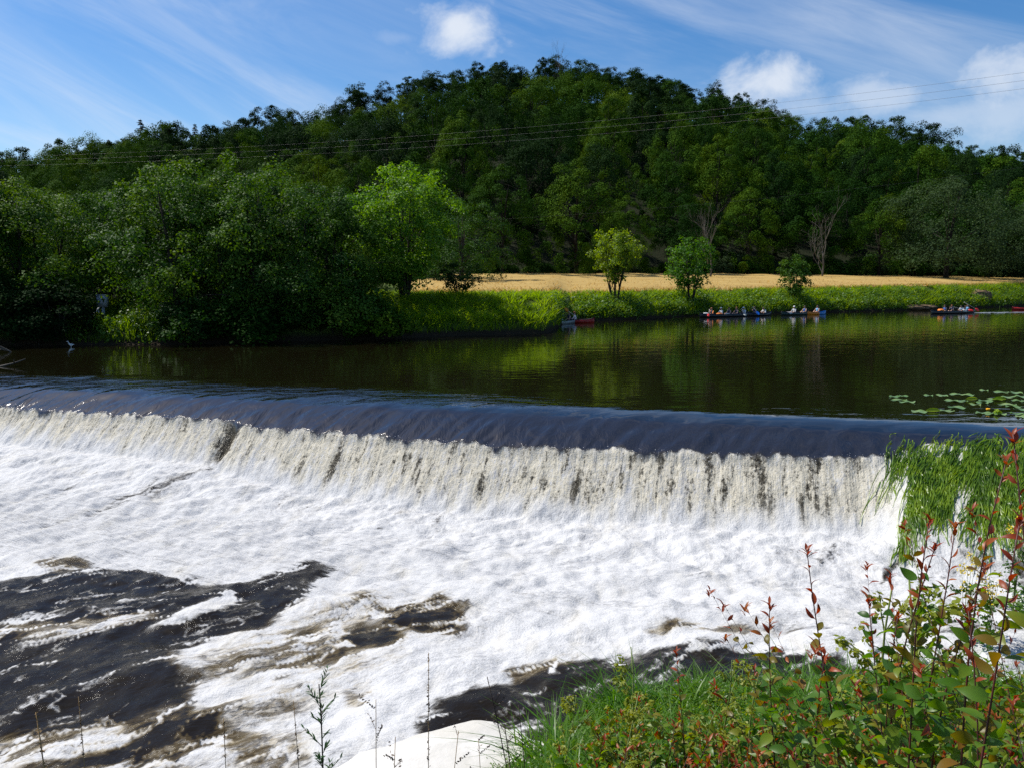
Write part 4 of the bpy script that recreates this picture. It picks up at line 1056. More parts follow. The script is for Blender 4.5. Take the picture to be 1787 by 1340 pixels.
    boilw = sstep(2.9, 3.8, V) * (1 - .35 * sstep(6, 10, V)) * (1 - .75 * w * sstep(7, 5, V))
    z = z0 + infall * boilw * (.055 * rid * np.clip(foam, .25, 1) + .085 * fbm(x * .9, y * .9, 103, 3) + .022 * fbm(x * 4, y * 4, 105, 3) * np.clip(foam, .3, 1) + .016 * fbm(x * 11, y * 11, 107, 2) * np.clip(foam, .1, 1))
    z = z + infall * (1 - boilw) * (.035 * fbm(U * 4, V * 1.6, 111, 3) + .020 * fbm(U * 13, V * 8, 113, 3)) - .22 * notch * face
    # standing waves running out from the boil
    z = z + pool * .07 * pn(fa * .45, fb * 1.25, 121) + .09 * np.exp(-((V - 7.6 - .5 * pn(U * .3, U * 0, 5)) / .7) ** 2) * sstep(-2, 3, U)
    z = z + (1 - infall) * river_wave(U, V)
    z[:, 0] = (zsurf(U, V) + river_wave(U, V))[:, 0]
    calm = 1 - infall
    wb = sstep(5.0, 9.5, V); ga = V * (1 - wb) + (6.5 - fa) * wb; gb = U * (1 - wb) + fb * wb
    me = mesh_np('white_water', np.stack([x, y, z], -1).reshape(-1, 3), grid_quads(*U.shape), smooth=True, mats=[water_shader('white_water', True)],
                 attrs=dict(foam=foam.ravel(), face=face.ravel(), tan=tan.ravel(), fu=U.ravel(), fv=V.ravel(), ga=(ga + .25 * warpx).ravel(), gb=(gb + .22 * warpy).ravel(), calm=calm.ravel()))
    tag(obj('white_water', me), None, None, kind='structure')
    # spray: drops thrown up along the lip and over the boil
    rng = np.random.RandomState(8); bmv = []
    N = 2600; u = -20 + rng.rand(N) * 29.5
    on = rng.rand(N) < .45
    v = np.where(on, onset(u) + .05 + rng.rand(N) * .3, 2.9 + rng.rand(N) * 1.6)
    X, Y = xy_of(u, v); Z = zsurf(u, v) + .03 + rng.rand(N) ** 2 * np.where(on, .05, .16)
    r = .004 + .009 * rng.rand(N) ** 3
    oc = np.array([(1,0,0),(-1,0,0),(0,1,0),(0,-1,0),(0,0,1),(0,0,-1)], float)
    co = (np.stack([X, Y, Z], -1)[:, None] + oc[None] * r[:, None, None]).reshape(-1, 3)
    tr = np.array([(0,2,4),(2,1,4),(1,3,4),(3,0,4),(2,0,5),(1,2,5),(3,1,5),(0,3,5)])
    t = (np.arange(N)[:, None, None] * 6 + tr[None]).reshape(-1, 3)
    m = plain_mat('spray_drops', (.85,.86,.88), None, 3., .25, .6)
    tag(obj('spray', mesh_np('spray', co, None, t, True, [m])), 'white drops of spray flying over the falling water', 'spray', kind='stuff')
white_water()
# wake behind the black canoe
def wake():
    rng = np.random.RandomState(2); mb = MB()
    for k in range(150):
        t = rng.rand() ** 1.1; X = 1704 + t * 150; Y = 546.6 - t * 1.7 + rng.randn() * .35
        p = at_z(X, Y, .02); L = .12 + .35 * rng.rand(); wd = .05 + .08 * rng.rand(); a = np.arange(7) / 7 * 6.283
        j = 1 + .3 * rng.randn(7)
        co = np.stack([p[0] + L * j * np.cos(a), p[1] + wd * 2 * j * np.sin(a), .02 + .015 * j], -1)
        mb.add(np.vstack([co, p + [0, 0, .03]]), None, [(i, (i + 1) % 7, 7) for i in range(7)])
    m = plain_mat('wake_foam', (.30,.33,.36), (.2,.22,.25), 3., .3, .5)
    tag(obj('wake', mb.mesh('wake', [m])), 'pale wake trailing behind the canoe of four', 'wake', kind='stuff')
wake()

# ------------------------------------------------------------------ near bank
SHORE = [(-40, -14), (-14, -2)] + [tuple(at_z(X, Y, ZP)[:2]) for X, Y in ((300, 1440), (560, 1400), (720, 1345), (900, 1300), (1000, 1238), (1180, 1195), (1400, 1172), (1540, 1165), (1640, 1180), (1750, 1205))] \
        + [(8.0, 11.6), (8.6, 12.9), (9.6, 13.9), (10.8, 15.0), (12.6, 15.7), (14.6, 16.8), (18, 19), (28, 27), (60, 48), (120, 90), (320, 220)]
SH = np.array(SHORE)
def land_dist(x, y):
    """distance to the near waterline, positive on land"""
    x = np.asarray(x, float); y = np.asarray(y, float); d = np.full(x.shape, 1e9); sg = np.ones(x.shape)
    for i in range(len(SH) - 1):
        a, b = SH[i], SH[i + 1]; e = b - a; wx, wy = x - a[0], y - a[1]
        t = np.clip((wx * e[0] + wy * e[1]) / (e @ e), 0, 1); q = (wx - t * e[0]) ** 2 + (wy - t * e[1]) ** 2
        c = e[0] * wy - e[1] * wx
        sg = np.where(q < d - 1e-9, np.where(c < 0, 1., -1.), sg); d = np.minimum(d, q)
    return np.sqrt(d) * sg
def near_z(x, y):
    d = land_dist(x, y); lvl = ZP + (0 - ZP) * sstep(14.5, 18.5, np.asarray(y, float))
    top = 1.62 + .1 * pn(np.asarray(x) * .3, np.asarray(y) * .3, 6)
    z = lvl - .12 + np.clip(d, -3, 30) * .47 + .10 * fbm(np.asarray(x) * .7, np.asarray(y) * .7, 15, 3) * sstep(0, 1, d)
    z = np.where(d < 0, lvl - .12 + d * .6, z)
    return np.minimum(z, top)
def near_bank():
    g = np.concatenate([np.arange(-60, -10, 4), np.arange(-10, 16, .25), np.arange(16, 120, 5)]); h = np.concatenate([np.arange(-40, -4, 4), np.arange(-4, 20, .25), np.arange(20, 110, 5)])
    X, Y = np.meshgrid(g, h, indexing='ij'); Z = near_z(X, Y)
    q = grid_quads(*X.shape); dd = land_dist(X, Y).ravel()
    q = q[(dd[q] > -2.0).any(1)]
    m = plain_mat('near_bank_soil', (.040,.038,.020), (.022,.030,.012), 2.5, .95, .1, .5, 12.)
    tag(obj('near_bank', mesh_np('near_bank', np.stack([X, Y, Z], -1).reshape(-1, 3), q, smooth=True, mats=[m])), None, None, kind='structure')
near_bank()
def nz(x, y): return float(near_z(np.array([x]), np.array([y]))[0])
# pale stones
def rock(loc, r, seed, mat, label, group=None, rz=0., name='boulder', flat=1., sub=5):
    bm = bmesh.new(); bmesh.ops.create_icosphere(bm, subdivisions=sub, radius=1)
    c = np.array([v.co[:] for v in bm.verts])
    f = 1 + .22 * fbm(c[:, 0] * 1.3 + seed, c[:, 1] * 1.3 + c[:, 2] * .8, seed, 3) + .035 * fbm(c[:, 0] * 6 + c[:, 2] * 3, c[:, 1] * 6 + seed, seed + 4, 3)
    rr = np.random.RandomState(seed)
    for k in range(7):                   # flat facets
        n = norm(rr.randn(3)); h = .62 + .25 * rr.rand(); dd = c @ n * f; f = np.where(dd > h, f * (h + (dd - h) * .25) / np.maximum(dd, 1e-6), f)
    c = c * f[:, None]
    zz = c[:, 2]; c[:, 2] = np.where(zz > .45, .45 + (zz - .45) * flat, zz)
    c = c * np.array(r)
    for v, k in zip(bm.verts, c): v.co = k
    me = bpy.data.meshes.new(name); bm.to_mesh(me); bm.free(); me.materials.append(mat)
    for p in me.polygons: p.use_smooth = True
    o = obj(name, me, loc=loc); o.rotation_euler = (0, 0, rz); tag(o, label, 'rock', group); return o
stone = plain_mat('pale_limestone', (.62,.60,.56), (.50,.48,.43), 1.6, .85, .2, .35, 9.)
stone2 = plain_mat('pale_stone', (.62,.62,.61), (.45,.45,.44), 2.5, .85, .2, .4, 8.)
wet = plain_mat('dark_wet_stone', (.05,.045,.038), (.02,.02,.018), 3., .3, .5, .5, 8.)
p = at_z(772, 1330, ZP + .15)
rock((p[0], p[1], ZP - .02), (1.62, .78, .42), 3, stone, 'large flat pale boulder at the water edge below the dry grass stalks', rz=-.04, flat=.45, sub=6)
for i, (X, Y, w, h, L) in enumerate(((1585, 1148, .30, .16, 'white stone at the water edge behind the thin red stems, first of the row'), (1512, 1132, .24, .13, 'small white stone at the foam edge nearest the weir foot'), (1684, 1158, .24, .17, 'angular white stone between two red-stemmed saplings'),
                                  (1690, 1180, .22, .12, 'low pale stone lying against the angular white one'), (1750, 1150, .20, .10, 'narrow white stone right of the thick red stem'), (1765, 1187, .22, .09, 'thin white stone sliver at the right bank'),
                                  (1785, 1128, .22, .12, 'round pale stone in the white water at the right bank'), (1570, 1180, .24, .12, 'greenish grey wet stone just below the white ones'))):
    p = at_z(X, Y, ZP + .08); rock((p[0], p[1], ZP + .05), (w, w * .7, h), 20 + i, stone2 if i != 7 else wet, L, 'stones along the near water edge', rz=i * 1.3, name='stone', sub=4)
for i, (u, v, L) in enumerate(((9.0, 4.75, 'low dark wet stone edge in the white water below the green weed'), (10.8, 5.0, 'dark wet stone under the thin water beside the green weed'), (12.2, 4.6, 'dark wet stone at the foot of the green weed by the bank'))):
    x, y = xy_of(u, v); rock((x, y, float(zsurf(np.array(u), np.array(v))) - .1), (.07 if i == 0 else .12, .55 if i == 0 else .3, .09), 40 + i, wet, L, 'wet stones below the weir', rz=math.atan2(EV[1], EV[0]) + 1.57, name='wet_stone', sub=4)

# ------------------------------------------------------------------ green weed draped over the weir end
M['weed'] = leaf_mat('water_weed', [(.055,.125,.010),(.13,.24,.015),(.23,.34,.02),(.35,.36,.03)], trans=.5, clump=2.2, rough=.35, spec=.5)
def weed():
    rng = np.random.RandomState(31); N = 15000
    u = 8.95 + rng.rand(N) * 6.2; v = .75 + rng.rand(N) ** 1.1 * 3.1
    top = np.interp(u, [8.9, 9.6, 10.6, 11.8, 13, 15], [2.4, 1.95, 1.5, 1.3, 1.15, .9])
    mask = fbm((u + .4 * v) * 1.5, v * .30, 131, 4)
    dens = .42 - .36 * np.clip((v - 1.9), 0, 3)
    keep = (v > top + .30 * rng.randn(N) + .35 * mask) & (u > 9.25 - .12 * (v - 2) + .25 * pn(v * 3, v * 0, 4)) & ((mask > -dens * .9) & (rng.rand(N) < np.where(v < 2., 1, .75)))
    keep &= ~((u > 9.8) & (u < 12.3) & (v > 2.2) & (mask < .08))
    u, v = u[keep], v[keep]; n = len(u); L = .3 + .9 * rng.rand(n) ** 1.5; rows = 8; ph = rng.rand(n) * 6; w = .006 + .008 * rng.rand(n); hh = .012 + .06 * rng.rand(n) ** 1.5
    dirr = -.42 + .14 * sstep(1.5, 3, v) + .13 * rng.randn(n)
    co = []
    for r in range(rows):
        t = r / (rows - 1); vv = v + L * t; uu = u + dirr * L * t + .030 * np.sin(ph + t * 6) + t * .22 * pn(u * 2.2, v * .5, 17)
        z = zsurf(uu, vv) + .02 + hh * math.sin(.25 + 2.6 * t) * .9
        ww = w * (1 - .6 * t)
        x0, y0 = xy_of(uu - ww, vv); x1, y1 = xy_of(uu + ww, vv)
        tw = .012 * np.sin(ph * 3 + t * 9)
        co += [np.stack([x0, y0, z + tw], -1), np.stack([x1, y1, z - tw], -1)]
    co = np.stack(co, 1); k = rows * 2; i = np.arange(n)[:, None] * k
    q = np.concatenate([np.concatenate([i + 2 * r, i + 2 * r + 1, i + 2 * r + 3, i + 2 * r + 2], 1)[:, None] for r in range(rows - 1)], 1).reshape(-1, 4)
    tag(obj('water_weed', mesh_np('water_weed', co.reshape(-1, 3), q, mats=[M['weed']])), 'long green water weed combed down over the right end of the weir', 'water weed', kind='stuff')
    # leafy growth on the right bank beside it
    n = 420; x = 7.2 + rng.rand(n) * 7; y = 11 + rng.rand(n) * 8
    d = land_dist(x, y); k = (d > .05) & (d < 2.6); x, y = x[k], y[k]
    cen = np.stack([x, y, near_z(x, y) + .12 + .22 * rng.rand(len(x))], -1); out = norm(np.tile([-.5, -.3, .8], (len(x), 1)) + .2 * rng.randn(len(x), 3))
    co, q = foliage(rng, cen, out, .34, 60, .085, .8, .3, .7)
    tag(obj('bank_plants', mesh_np('bank_plants', co, q, mats=[M['herb']])), 'low green plants covering the steep right bank beside the weed', 'plants', kind='stuff')
weed()

# ------------------------------------------------------------------ water lilies
def lilies():
    rng = np.random.RandomState(12)
    m = leaf_mat('lily_leaf', [(.09,.17,.045),(.13,.21,.06),(.19,.26,.08)], trans=.05, rough=.35, spec=.4, clump=3.)
    my = leaf_mat('young_lily_leaf', [(.22,.33,.02),(.28,.38,.03)], trans=.5, clump=3.)
    def pad(seed):
        r_ = np.random.RandomState(seed); n = 34; k = 5; mb = MB(); co = [(0, 0, .0)]
        a = np.linspace(.20, 6.283 - .20, n)
        for j in range(1, k + 1):
            f = j / k; rad = (1 + .04 * np.sin(a * 3 + seed) + .06 * np.cos(a)) * .2 * f
            z = .004 + .012 * f * f * np.sin(a * 4 + seed) * (1 + r_.rand()) + .012 * (f > .9)
            co += list(np.stack([rad * np.cos(a) * 1.15, rad * np.sin(a), z], -1))
        t = [(0, 1 + i, 2 + i) for i in range(n - 1)]; q = []
        for j in range(k - 1):
            for i in range(n - 1): b = 1 + j * n + i; q.append((b, b + n, b + n + 1, b + 1))
        mb.add(np.array(co), q, t); return mb.mesh('lily_pad', [m], True)
    def fold(seed):
        mb = MB(); n = 12; co = []; q = []
        for i in range(n + 1):
            t = i / n; w = .07 * math.sin(math.pi * (t * .94 + .03)) ** .7; x = (t - .5) * .34
            for s, b in ((-1, 1), (0, 0), (1, 1)): co.append((x, s * w * .8, .015 + b * w * .8 + .03 * t))
        for i in range(n):
            for j in range(2): k = i * 3 + j; q.append((k, k + 1, k + 4, k + 3))
        mb.add(np.array(co), q); return mb.mesh('lily_leaf', [my], True)
    pads = [pad(i) for i in range(4)]; folds = [fold(1)]
    P = [(1562,692),(1578,691),(1568,698),(1581,701),(1619,690),(1643,690),(1668,688),(1688,689),(1660,699),(1676,700),(1700,706),(1712,703),(1722,700),(1735,697),(1758,706),(1768,709),(1716,681),(1745,684),(1772,685),(1786,692),
         (1605,718),(1653,717),(1671,711),(1718,721),(1742,722),(1775,722),(1783,727),(1785,714),(1795,700),(1802,690),(1815,707),(1828,698),(1760,693),(1838,715),(1774,699)]
    for i, (X, Y) in enumerate(P):
        p = at_z(X, Y, .012); s = .66 + .40 * rng.rand()
        o = obj('lily_pad', pads[i % 4], loc=tuple(p)); o.scale = (s, s, 1); o.rotation_euler = (.015 * rng.randn(), .015 * rng.randn(), rng.rand() * 6.28)
        tag(o, 'flat round lily pad floating in the patch above the right end of the weir', 'lily pad', 'lily pads floating above the weir')
    for X, Y, L in ((1694, 697, 'bright folded lily leaf standing up among the back pads, left one'), (1743, 697, 'bright folded lily leaf standing up among the back pads, right one'), (1627, 717, 'small bright folded lily leaf between front pads')):
        p = at_z(X, Y, .01); o = obj('lily_leaf', folds[0], loc=tuple(p)); o.rotation_euler = (.9, 0, rng.uniform(-.3, .3)); tag(o, L, 'lily leaf', 'folded lily leaves')
    p = at_z(1724, 719, .0); root = thing('water_lily', 'yellow ball-shaped water lily flower above the front pads', 'flower', tuple(p))
    mb = MB(); mb.tube([(0, 0, -.2), (.01, 0, .05)], .008, 6); obj('stem', mb.mesh('stem', [my], True), root)
    fl = plain_mat('yellow_petals', (.80,.42,.015), (.7,.33,.01), 20., .5); bm = bmesh.new(); bmesh.ops.create_icosphere(bm, subdivisions=3, radius=.05)
    for v in bm.verts:
        a = math.atan2(v.co.y, v.co.x); k = 1 + .10 * math.cos(5 * a) * (1 - abs(v.co.z) / .05); v.co = Vector((v.co.x * k, v.co.y * k, v.co.z * .8 + .085 - (.02 if v.co.z > .035 else 0)))
    me = bpy.data.meshes.new('flower'); bm.to_mesh(me); bm.free(); me.materials.append(fl)
    for q in me.polygons: q.use_smooth = True
    obj('petals', me, root)
    p = at_z(1742, 721, .02); root = thing('lily_sprout', 'small crinkled bright green lily sprout beside the yellow flower', 'plant', tuple(p))
    cen = np.array([[0, 0, .06], [.05, .02, .04], [-.05, 0, .05]]); co, q = foliage(np.random.RandomState(4), cen, norm(np.array([[0, 0, 1.]] * 3)), .06, 10, .08, .8, .2, .7)
    obj('leaves', mesh_np('leaves', co, q, mats=[my]), root)
lilies()

# ------------------------------------------------------------------ plants of the near bank
M['sap'] = leaf_mat('sapling_leaves', [(.030,.090,.010),(.060,.150,.013),(.105,.205,.018),(.17,.23,.02),(.24,.20,.02)], trans=.5, clump=3., rough=.4, spec=.45)
M['red'] = leaf_mat('red_leaves', [(.20,.035,.012),(.30,.065,.018),(.34,.11,.022)], trans=.4, clump=6., rough=.4)
M['bronze'] = leaf_mat('bronze_leaves', [(.11,.115,.014),(.17,.13,.016),(.22,.11,.018)], trans=.5, clump=6., rough=.4)
M['redstem'] = plain_mat('red_stem', (.085,.018,.014), (.045,.016,.012), 8., .5, .4)
M['brownstem'] = plain_mat('brown_stem', (.06,.035,.022), (.03,.02,.014), 8., .7, .3)
M['grass'] = leaf_mat('near_grass', [(.030,.100,.010),(.060,.165,.013),(.110,.22,.018)], trans=.5, clump=2., rough=.4, spec=.4)
M['yellowgreen'] = leaf_mat('bedstraw', [(.12,.17,.012),(.20,.24,.018),(.28,.27,.03)], trans=.4, clump=6.)
M['straw'] = plain_mat('dry_straw', (.36,.24,.11), (.22,.14,.07), 14., .8, .2)
M['seed'] = plain_mat('seed_head', (.12,.075,.045), (.07,.045,.03), 18., .85, .2)
M['mug'] = leaf_mat('mugwort_leaves', [(.014,.045,.014),(.028,.080,.020),(.05,.115,.026)], trans=.25, clump=5., rough=.5)
M['mugstem'] = plain_mat('dark_stem', (.022,.022,.012), (.035,.02,.014), 8., .6, .3)
M['green_stem'] = plain_mat('pale_green_stem', (.22,.27,.08), (.16,.21,.05), 10., .6, .3)
def leaf(mb, base, d, up, L, W, curl=.4, fold=.25, n=6):
    d = d / np.linalg.norm(d); s = np.cross(d, up); s /= np.linalg.norm(s) + 1e-9; u = np.cross(s, d)
    t = np.linspace(0, 1, n); w = W * .5 * np.sin(np.pi * np.clip(t * .96 + .03, 0, 1) ** .8) ** .85
    mid = base + d * (L * t)[:, None] * (1 - .15 * curl * t[:, None]) - u * (curl * L * t ** 2 * .45)[:, None]
    e = u * (w * fold)[:, None]
    co = np.stack([mid - s * w[:, None] + e, mid, mid + s * w[:, None] + e], 1).reshape(-1, 3)
    q = []
    for i in range(n - 1):
        for j in range(2): k = i * 3 + j; q.append((k, k + 1, k + 4, k + 3))
    mb.add(co, q)
def sapling(seed, H, nlv, lmax, label, side=0, redtop=.12, leafz=.12, bend=.1, name='sapling', dens=1., stem='redstem', group='red-stemmed saplings on the near bank'):
    rng = np.random.RandomState(seed); st, fo, yo, br = MB(), MB(), MB(), MB()
    def shoot(P, r, ll, i0, n):
        st.tube(P, np.linspace(r, r * .28, len(P)), 6); seg = len(P) - 1
        for i in range(n):
            t = i0 + (1 - i0) * (i + .6 * rng.rand()) / n; k = min(int(t * seg), seg - 1); b = P[k] + (P[k + 1] - P[k]) * (t * seg - k); ax = norm(P[min(k + 1, seg)] - P[k])
            a = i * 2.4 + rng.rand() * .7; o = np.array([math.cos(a), math.sin(a), 0]); tipf = sstep(.70, 1., t)
            pit = R(22) + R(40) * tipf - R(46) * (1 - t) * rng.rand() + R(14) * rng.randn()
            d = o * math.cos(pit) + ax * math.sin(pit); L = ll * (.55 + .45 * sstep(0, .35, 1 - t)) * (.7 + .5 * rng.rand()) * (.8 if t > .93 else 1)
            up = norm(ax * .8 + .75 * rng.randn(3)); tgt = yo if t > 1 - redtop or rng.rand() < .01 else (br if t > 1 - redtop * 1.7 or rng.rand() < .03 else fo)
            st.tube([b, b + d * L * .14], [.0016, .0012], 4, False)
            leaf(tgt, b + d * L * .12, d, up, L, L * (.36 if tgt is yo else .54), .45 + .8 * rng.rand(), .3)
        for k in range(6 if redtop > .05 else 2):
            a = k * 1.05 + rng.rand(); sp_ = .35 + .9 * rng.rand(); d = np.array([math.cos(a) * sp_, math.sin(a) * sp_, 1.]); leaf(yo, P[-1] - [0, 0, .006 * k], norm(d), norm(np.array([-math.cos(a), -math.sin(a), .6])), ll * (.34 + .30 * rng.rand()), ll * .15, .5, .3)
    n = 12; t = np.linspace(0, 1, n); a = rng.rand() * 6.28
    P = np.stack([bend * H * np.sin(t * math.pi) * math.cos(a) + .010 * H * (np.sin(t * 7 + seed) - np.sin(7 + seed)), bend * H * np.sin(t * math.pi) * math.sin(a) + .010 * H * (np.cos(t * 6) - math.cos(6)), H * t], -1)
    shoot(P, .0042 + .0008 * H, lmax, leafz, nlv)
    for k in range(side):
        tt = .12 + .6 * rng.rand(); b = P[int(tt * 11)]; a = rng.rand() * 6.28; L = min(H * (.30 + .35 * rng.rand()), (.86 * H - b[2]) / .75); o = np.array([math.cos(a), math.sin(a), 0])
        Q = b + np.linspace(0, 1, 7)[:, None] * (o * L * .55) + np.array([0, 0, 1.]) * (L * .75 * np.linspace(0, 1, 7) ** 1.2)[:, None]
        shoot(Q, .0017, lmax * .85, .1, int(nlv * .42 * dens))
    root = thing(name, label, 'sapling', group=group)
    obj('stem', st.mesh('stem', [M[stem]], True), root)
    if fo.n: obj('foliage', fo.mesh('foliage', [M['sap']], True), root)
    if br.n: obj('bronze_leaves', br.mesh('bronze_leaves', [M['bronze']], True), root)
    obj('young_leaves', yo.mesh('young_leaves', [M['red']], True), root)
    return root
def plant_at(root, H, X, Y, dep, base_dx=0, label=None, group=None, rz=0., grow=0.):
    """stand a plant so that its tip reaches the seen height; base on the bank"""
    tip = at_d(X, Y, dep); bx = tip[0] + base_dx / F * dep; by = dep + grow
    z = nz(bx, by) - .03; h = max(.2, tip[2] - z); s = h / H
    tilt = math.atan2(bx - tip[0], h)
    q = (0, -tilt)
    if root.name not in used:
        used.add(root.name); root.location = (bx, by, z); root.rotation_mode = 'ZYX'; root.rotation_euler = (q[0], q[1], rz); root.scale = (max(s, .62), max(s, .62), s)
        if label: root['label'] = label
        if group: root['group'] = group
        return root
    return dup(root, (bx, by, z), rz, (max(s, .62), max(s, .62), s), label, group, q)
HERO = [(1408,958,2.7,48,'lone red-tipped sapling standing tallest against the white water'), (1343,1050,2.9,80,'thin red-tipped sapling with few leaves, leaning, left of the lone tall one'),
        (1622,905,2.35,-8,'red-tipped sapling of a close pair, paler stem with large leaves'), (1633,950,2.4,4,'shorter red-tipped sapling of the close pair'), (1668,913,2.45,-12,'red-tipped sapling just right of the close pair'),
        (1768,757,2.0,5,'tallest red-tipped sapling, rising over the weir at the picture edge'), (1757,800,2.15,-2,'second tall sapling beside the tallest one at the picture edge'), (1515,1040,2.8,45,'sapling with orange tip leaning left of the yellow bedstraw'),
        (1567,1072,2.5,30,'sapling with small red tip in front of the close pair'), (1720,985,2.3,0,'leafy sapling between the pair and the tallest one'), (1690,1065,2.1,10,'leafy sapling with drooping leaves below the yellow flowers'),
        (1180,1135,4.2,40,'small red-tipped sapling among the bright grass'), (1440,1140,2.6,25,'low sapling with orange leaves at the foot of the lone tall one'), (1780,905,1.9,0,'sapling with big pale leaves at the right picture edge')]
for i, (X, Y, d, bx, L) in enumerate(HERO):
    H = 1.0; few = i in (0, 1)
    tp_ = at_d(X, Y, d); H = max(.5, float(tp_[2]) - nz(tp_[0] + bx / F * d, d) + .03)
    r_ = sapling(200 + i, H, int((22 if few else 32) * H), .080 if few else .072, L, 1 if few else 5, .13, .25 if few else .10, .05)
    plant_at(r_, H, X, Y, d, bx, rz=i * 1.1)
# thicket: copies of a few saplings, all alike
TL = 'low leafy sapling with reddish tips, one of many filling the thicket in the near corner'
thick = [sapling(240 + i, .8, 44, .062, TL, 8, .042, .06, .12, stem='redstem' if i % 2 else 'brownstem', group='saplings of the near thicket') for i in range(6)]
rt = random.Random(17)
def thicket():
    n = 0; tries = 0
    while n < 265 and tries < 6000:
        tries += 1
        X = 960 + 880 * rt.random() ** .68; dep = rt.uniform(1.6, 4.4)
        lim = np.interp(X, [950, 1130, 1300, 1420, 1500, 1600, 1700, 1800, 1900], [1290, 1235, 1215, 1160, 1085, 1055, 1030, 1000, 980])
        Y = lim + (rt.random() ** 1.4) * (1400 - lim)
        tip = at_d(X, Y, dep); z = nz(tip[0], dep)
        if not .22 < tip[2] - z < 1.1: continue
        plant_at(thick[rt.randrange(6)], .8, X, Y, dep, rt.uniform(-25, 25), TL, 'saplings of the near thicket', rt.random() * 6.28); n += 1
    print('thicket', n)
thicket()
print('trees', sum(1 for o in bpy.data.objects if o.name.split('.')[0] == 'broadleaf_tree'))
def near_grass():
    rng = np.random.RandomState(77); N = 20000
    N = 40000; X = np.where(np.arange(N) < 20000, 860 + rng.rand(N) * 1000, 1860 + rng.rand(N) * 2600); d = 3.4 - 2.2 * (X > 1860) + rng.rand(N) ** .8 * (6.2 + 5 * (X > 1860)); x = (X - CX) / F * d; L = land_dist(x, d)
    keep = (L > .10) & (L < 8) & (fbm(x * .9, d * .9, 141, 3) > -.35)
    keep &= rng.rand(N) < np.interp(X, [860, 940, 1000, 1450, 1600, 1900], [.10, .45, 1, .9, .45, .3])
    x, d = x[keep], d[keep]; n = len(x); base = np.stack([x, d, near_z(x, d) - .02], -1)
    me = blades('grass_near', rng, base, (.16 + .30 * rng.rand(n)) * (1 + 1.25 * fbm(x * 1.1, d * 1.1, 143, 3)).clip(.35, 2.4), .017 + .014 * rng.rand(n), 1.0, 6, [M['grass']])
    tag(obj('grass_near', me), 'bright green grass growing on the near bank above the dark pool', 'grass', kind='stuff')
    n = 5600
    X = np.where(np.arange(n) < 2600, 860 + rng.rand(n) * 1000, 1860 + rng.rand(n) * 2600); d = 2.2 + rng.rand(n) * 7; x = (X - CX) / F * d; k = (land_dist(x, d) > .25); x, d = x[k], d[k]
    cen = np.stack([x, d, near_z(x, d) + .05 + .16 * rng.rand(len(x))], -1)
    co, q = foliage(rng, cen, norm(np.tile([0, -.2, 1.], (len(x), 1)) + .2 * rng.randn(len(x), 3)), .15, 14, .036, .7, .3, .7)
    tag(obj('ground_cover', mesh_np('ground_cover', co, q, mats=[M['sap']])), 'small leafy ground cover under the grass and saplings', 'ground cover', kind='stuff')
near_grass()
def bedstraw(seed, H, label):
    rng = np.random.RandomState(seed); t = np.linspace(0, 1, 10); st = MB(); P = np.stack([.06 * H * np.sin(t * 3 + seed) - .05, .05 * H * np.cos(t * 4), H * t], -1); st.tube(P, np.linspace(.005, .0015, 10), 5)
    cen = []
    for i in range(26):
        tt = .25 + .75 * rng.rand(); k = int(tt * 8.99); b = P[k]; a = rng.rand() * 6.28; L = .14 * H * (1.25 - tt) + .02
        e = b + np.array([math.cos(a) * L, math.sin(a) * L, L * .9]); st.tube([b, (b + e) / 2 + [0, 0, .01], e], [.0016, .0013, .001], 4)
        for f in (.45, .7, .9, 1.): cen.append(b + (e - b) * f)
    cen = np.array(cen); co, q = foliage(rng, cen, norm(np.tile([0, 0, 1.], (len(cen), 1)) + .3 * rng.randn(len(cen), 3)), .016, 9, .013, .9, .2, .6)
    root = thing('bedstraw', label, 'plant', group='yellow-green bedstraw stalks'); obj('stem', st.mesh('stem', [M['green_stem']], True), root); obj('flower_clusters', mesh_np('flower_clusters', co, q, mats=[M['yellowgreen']]), root); return root
for i, (X, Y, d, bx, L) in enumerate(((1100,1118,4.6,60,'yellow-green bedstraw stalk with pale stem rising from the grass'), (1556,988,2.7,-10,'thin yellow-green stalk against the white water right of the lone sapling'), (1245,1140,4.4,10,'bedstraw stalk beside the small red-tipped sapling'),
                                      (965,1215,4.8,-5,'low bedstraw at the left end of the grass'), (1560,1060,2.6,15,'branching yellow-green bedstraw in the sapling thicket'), (1360,1165,3.6,10,'bedstraw stalk at the edge of the dark pool'), (1120,1200,4.,-20,'short bedstraw in the middle of the grass'))):
    plant_at(bedstraw(300 + i, .8, L), .8, X, Y, d, bx, rz=i)
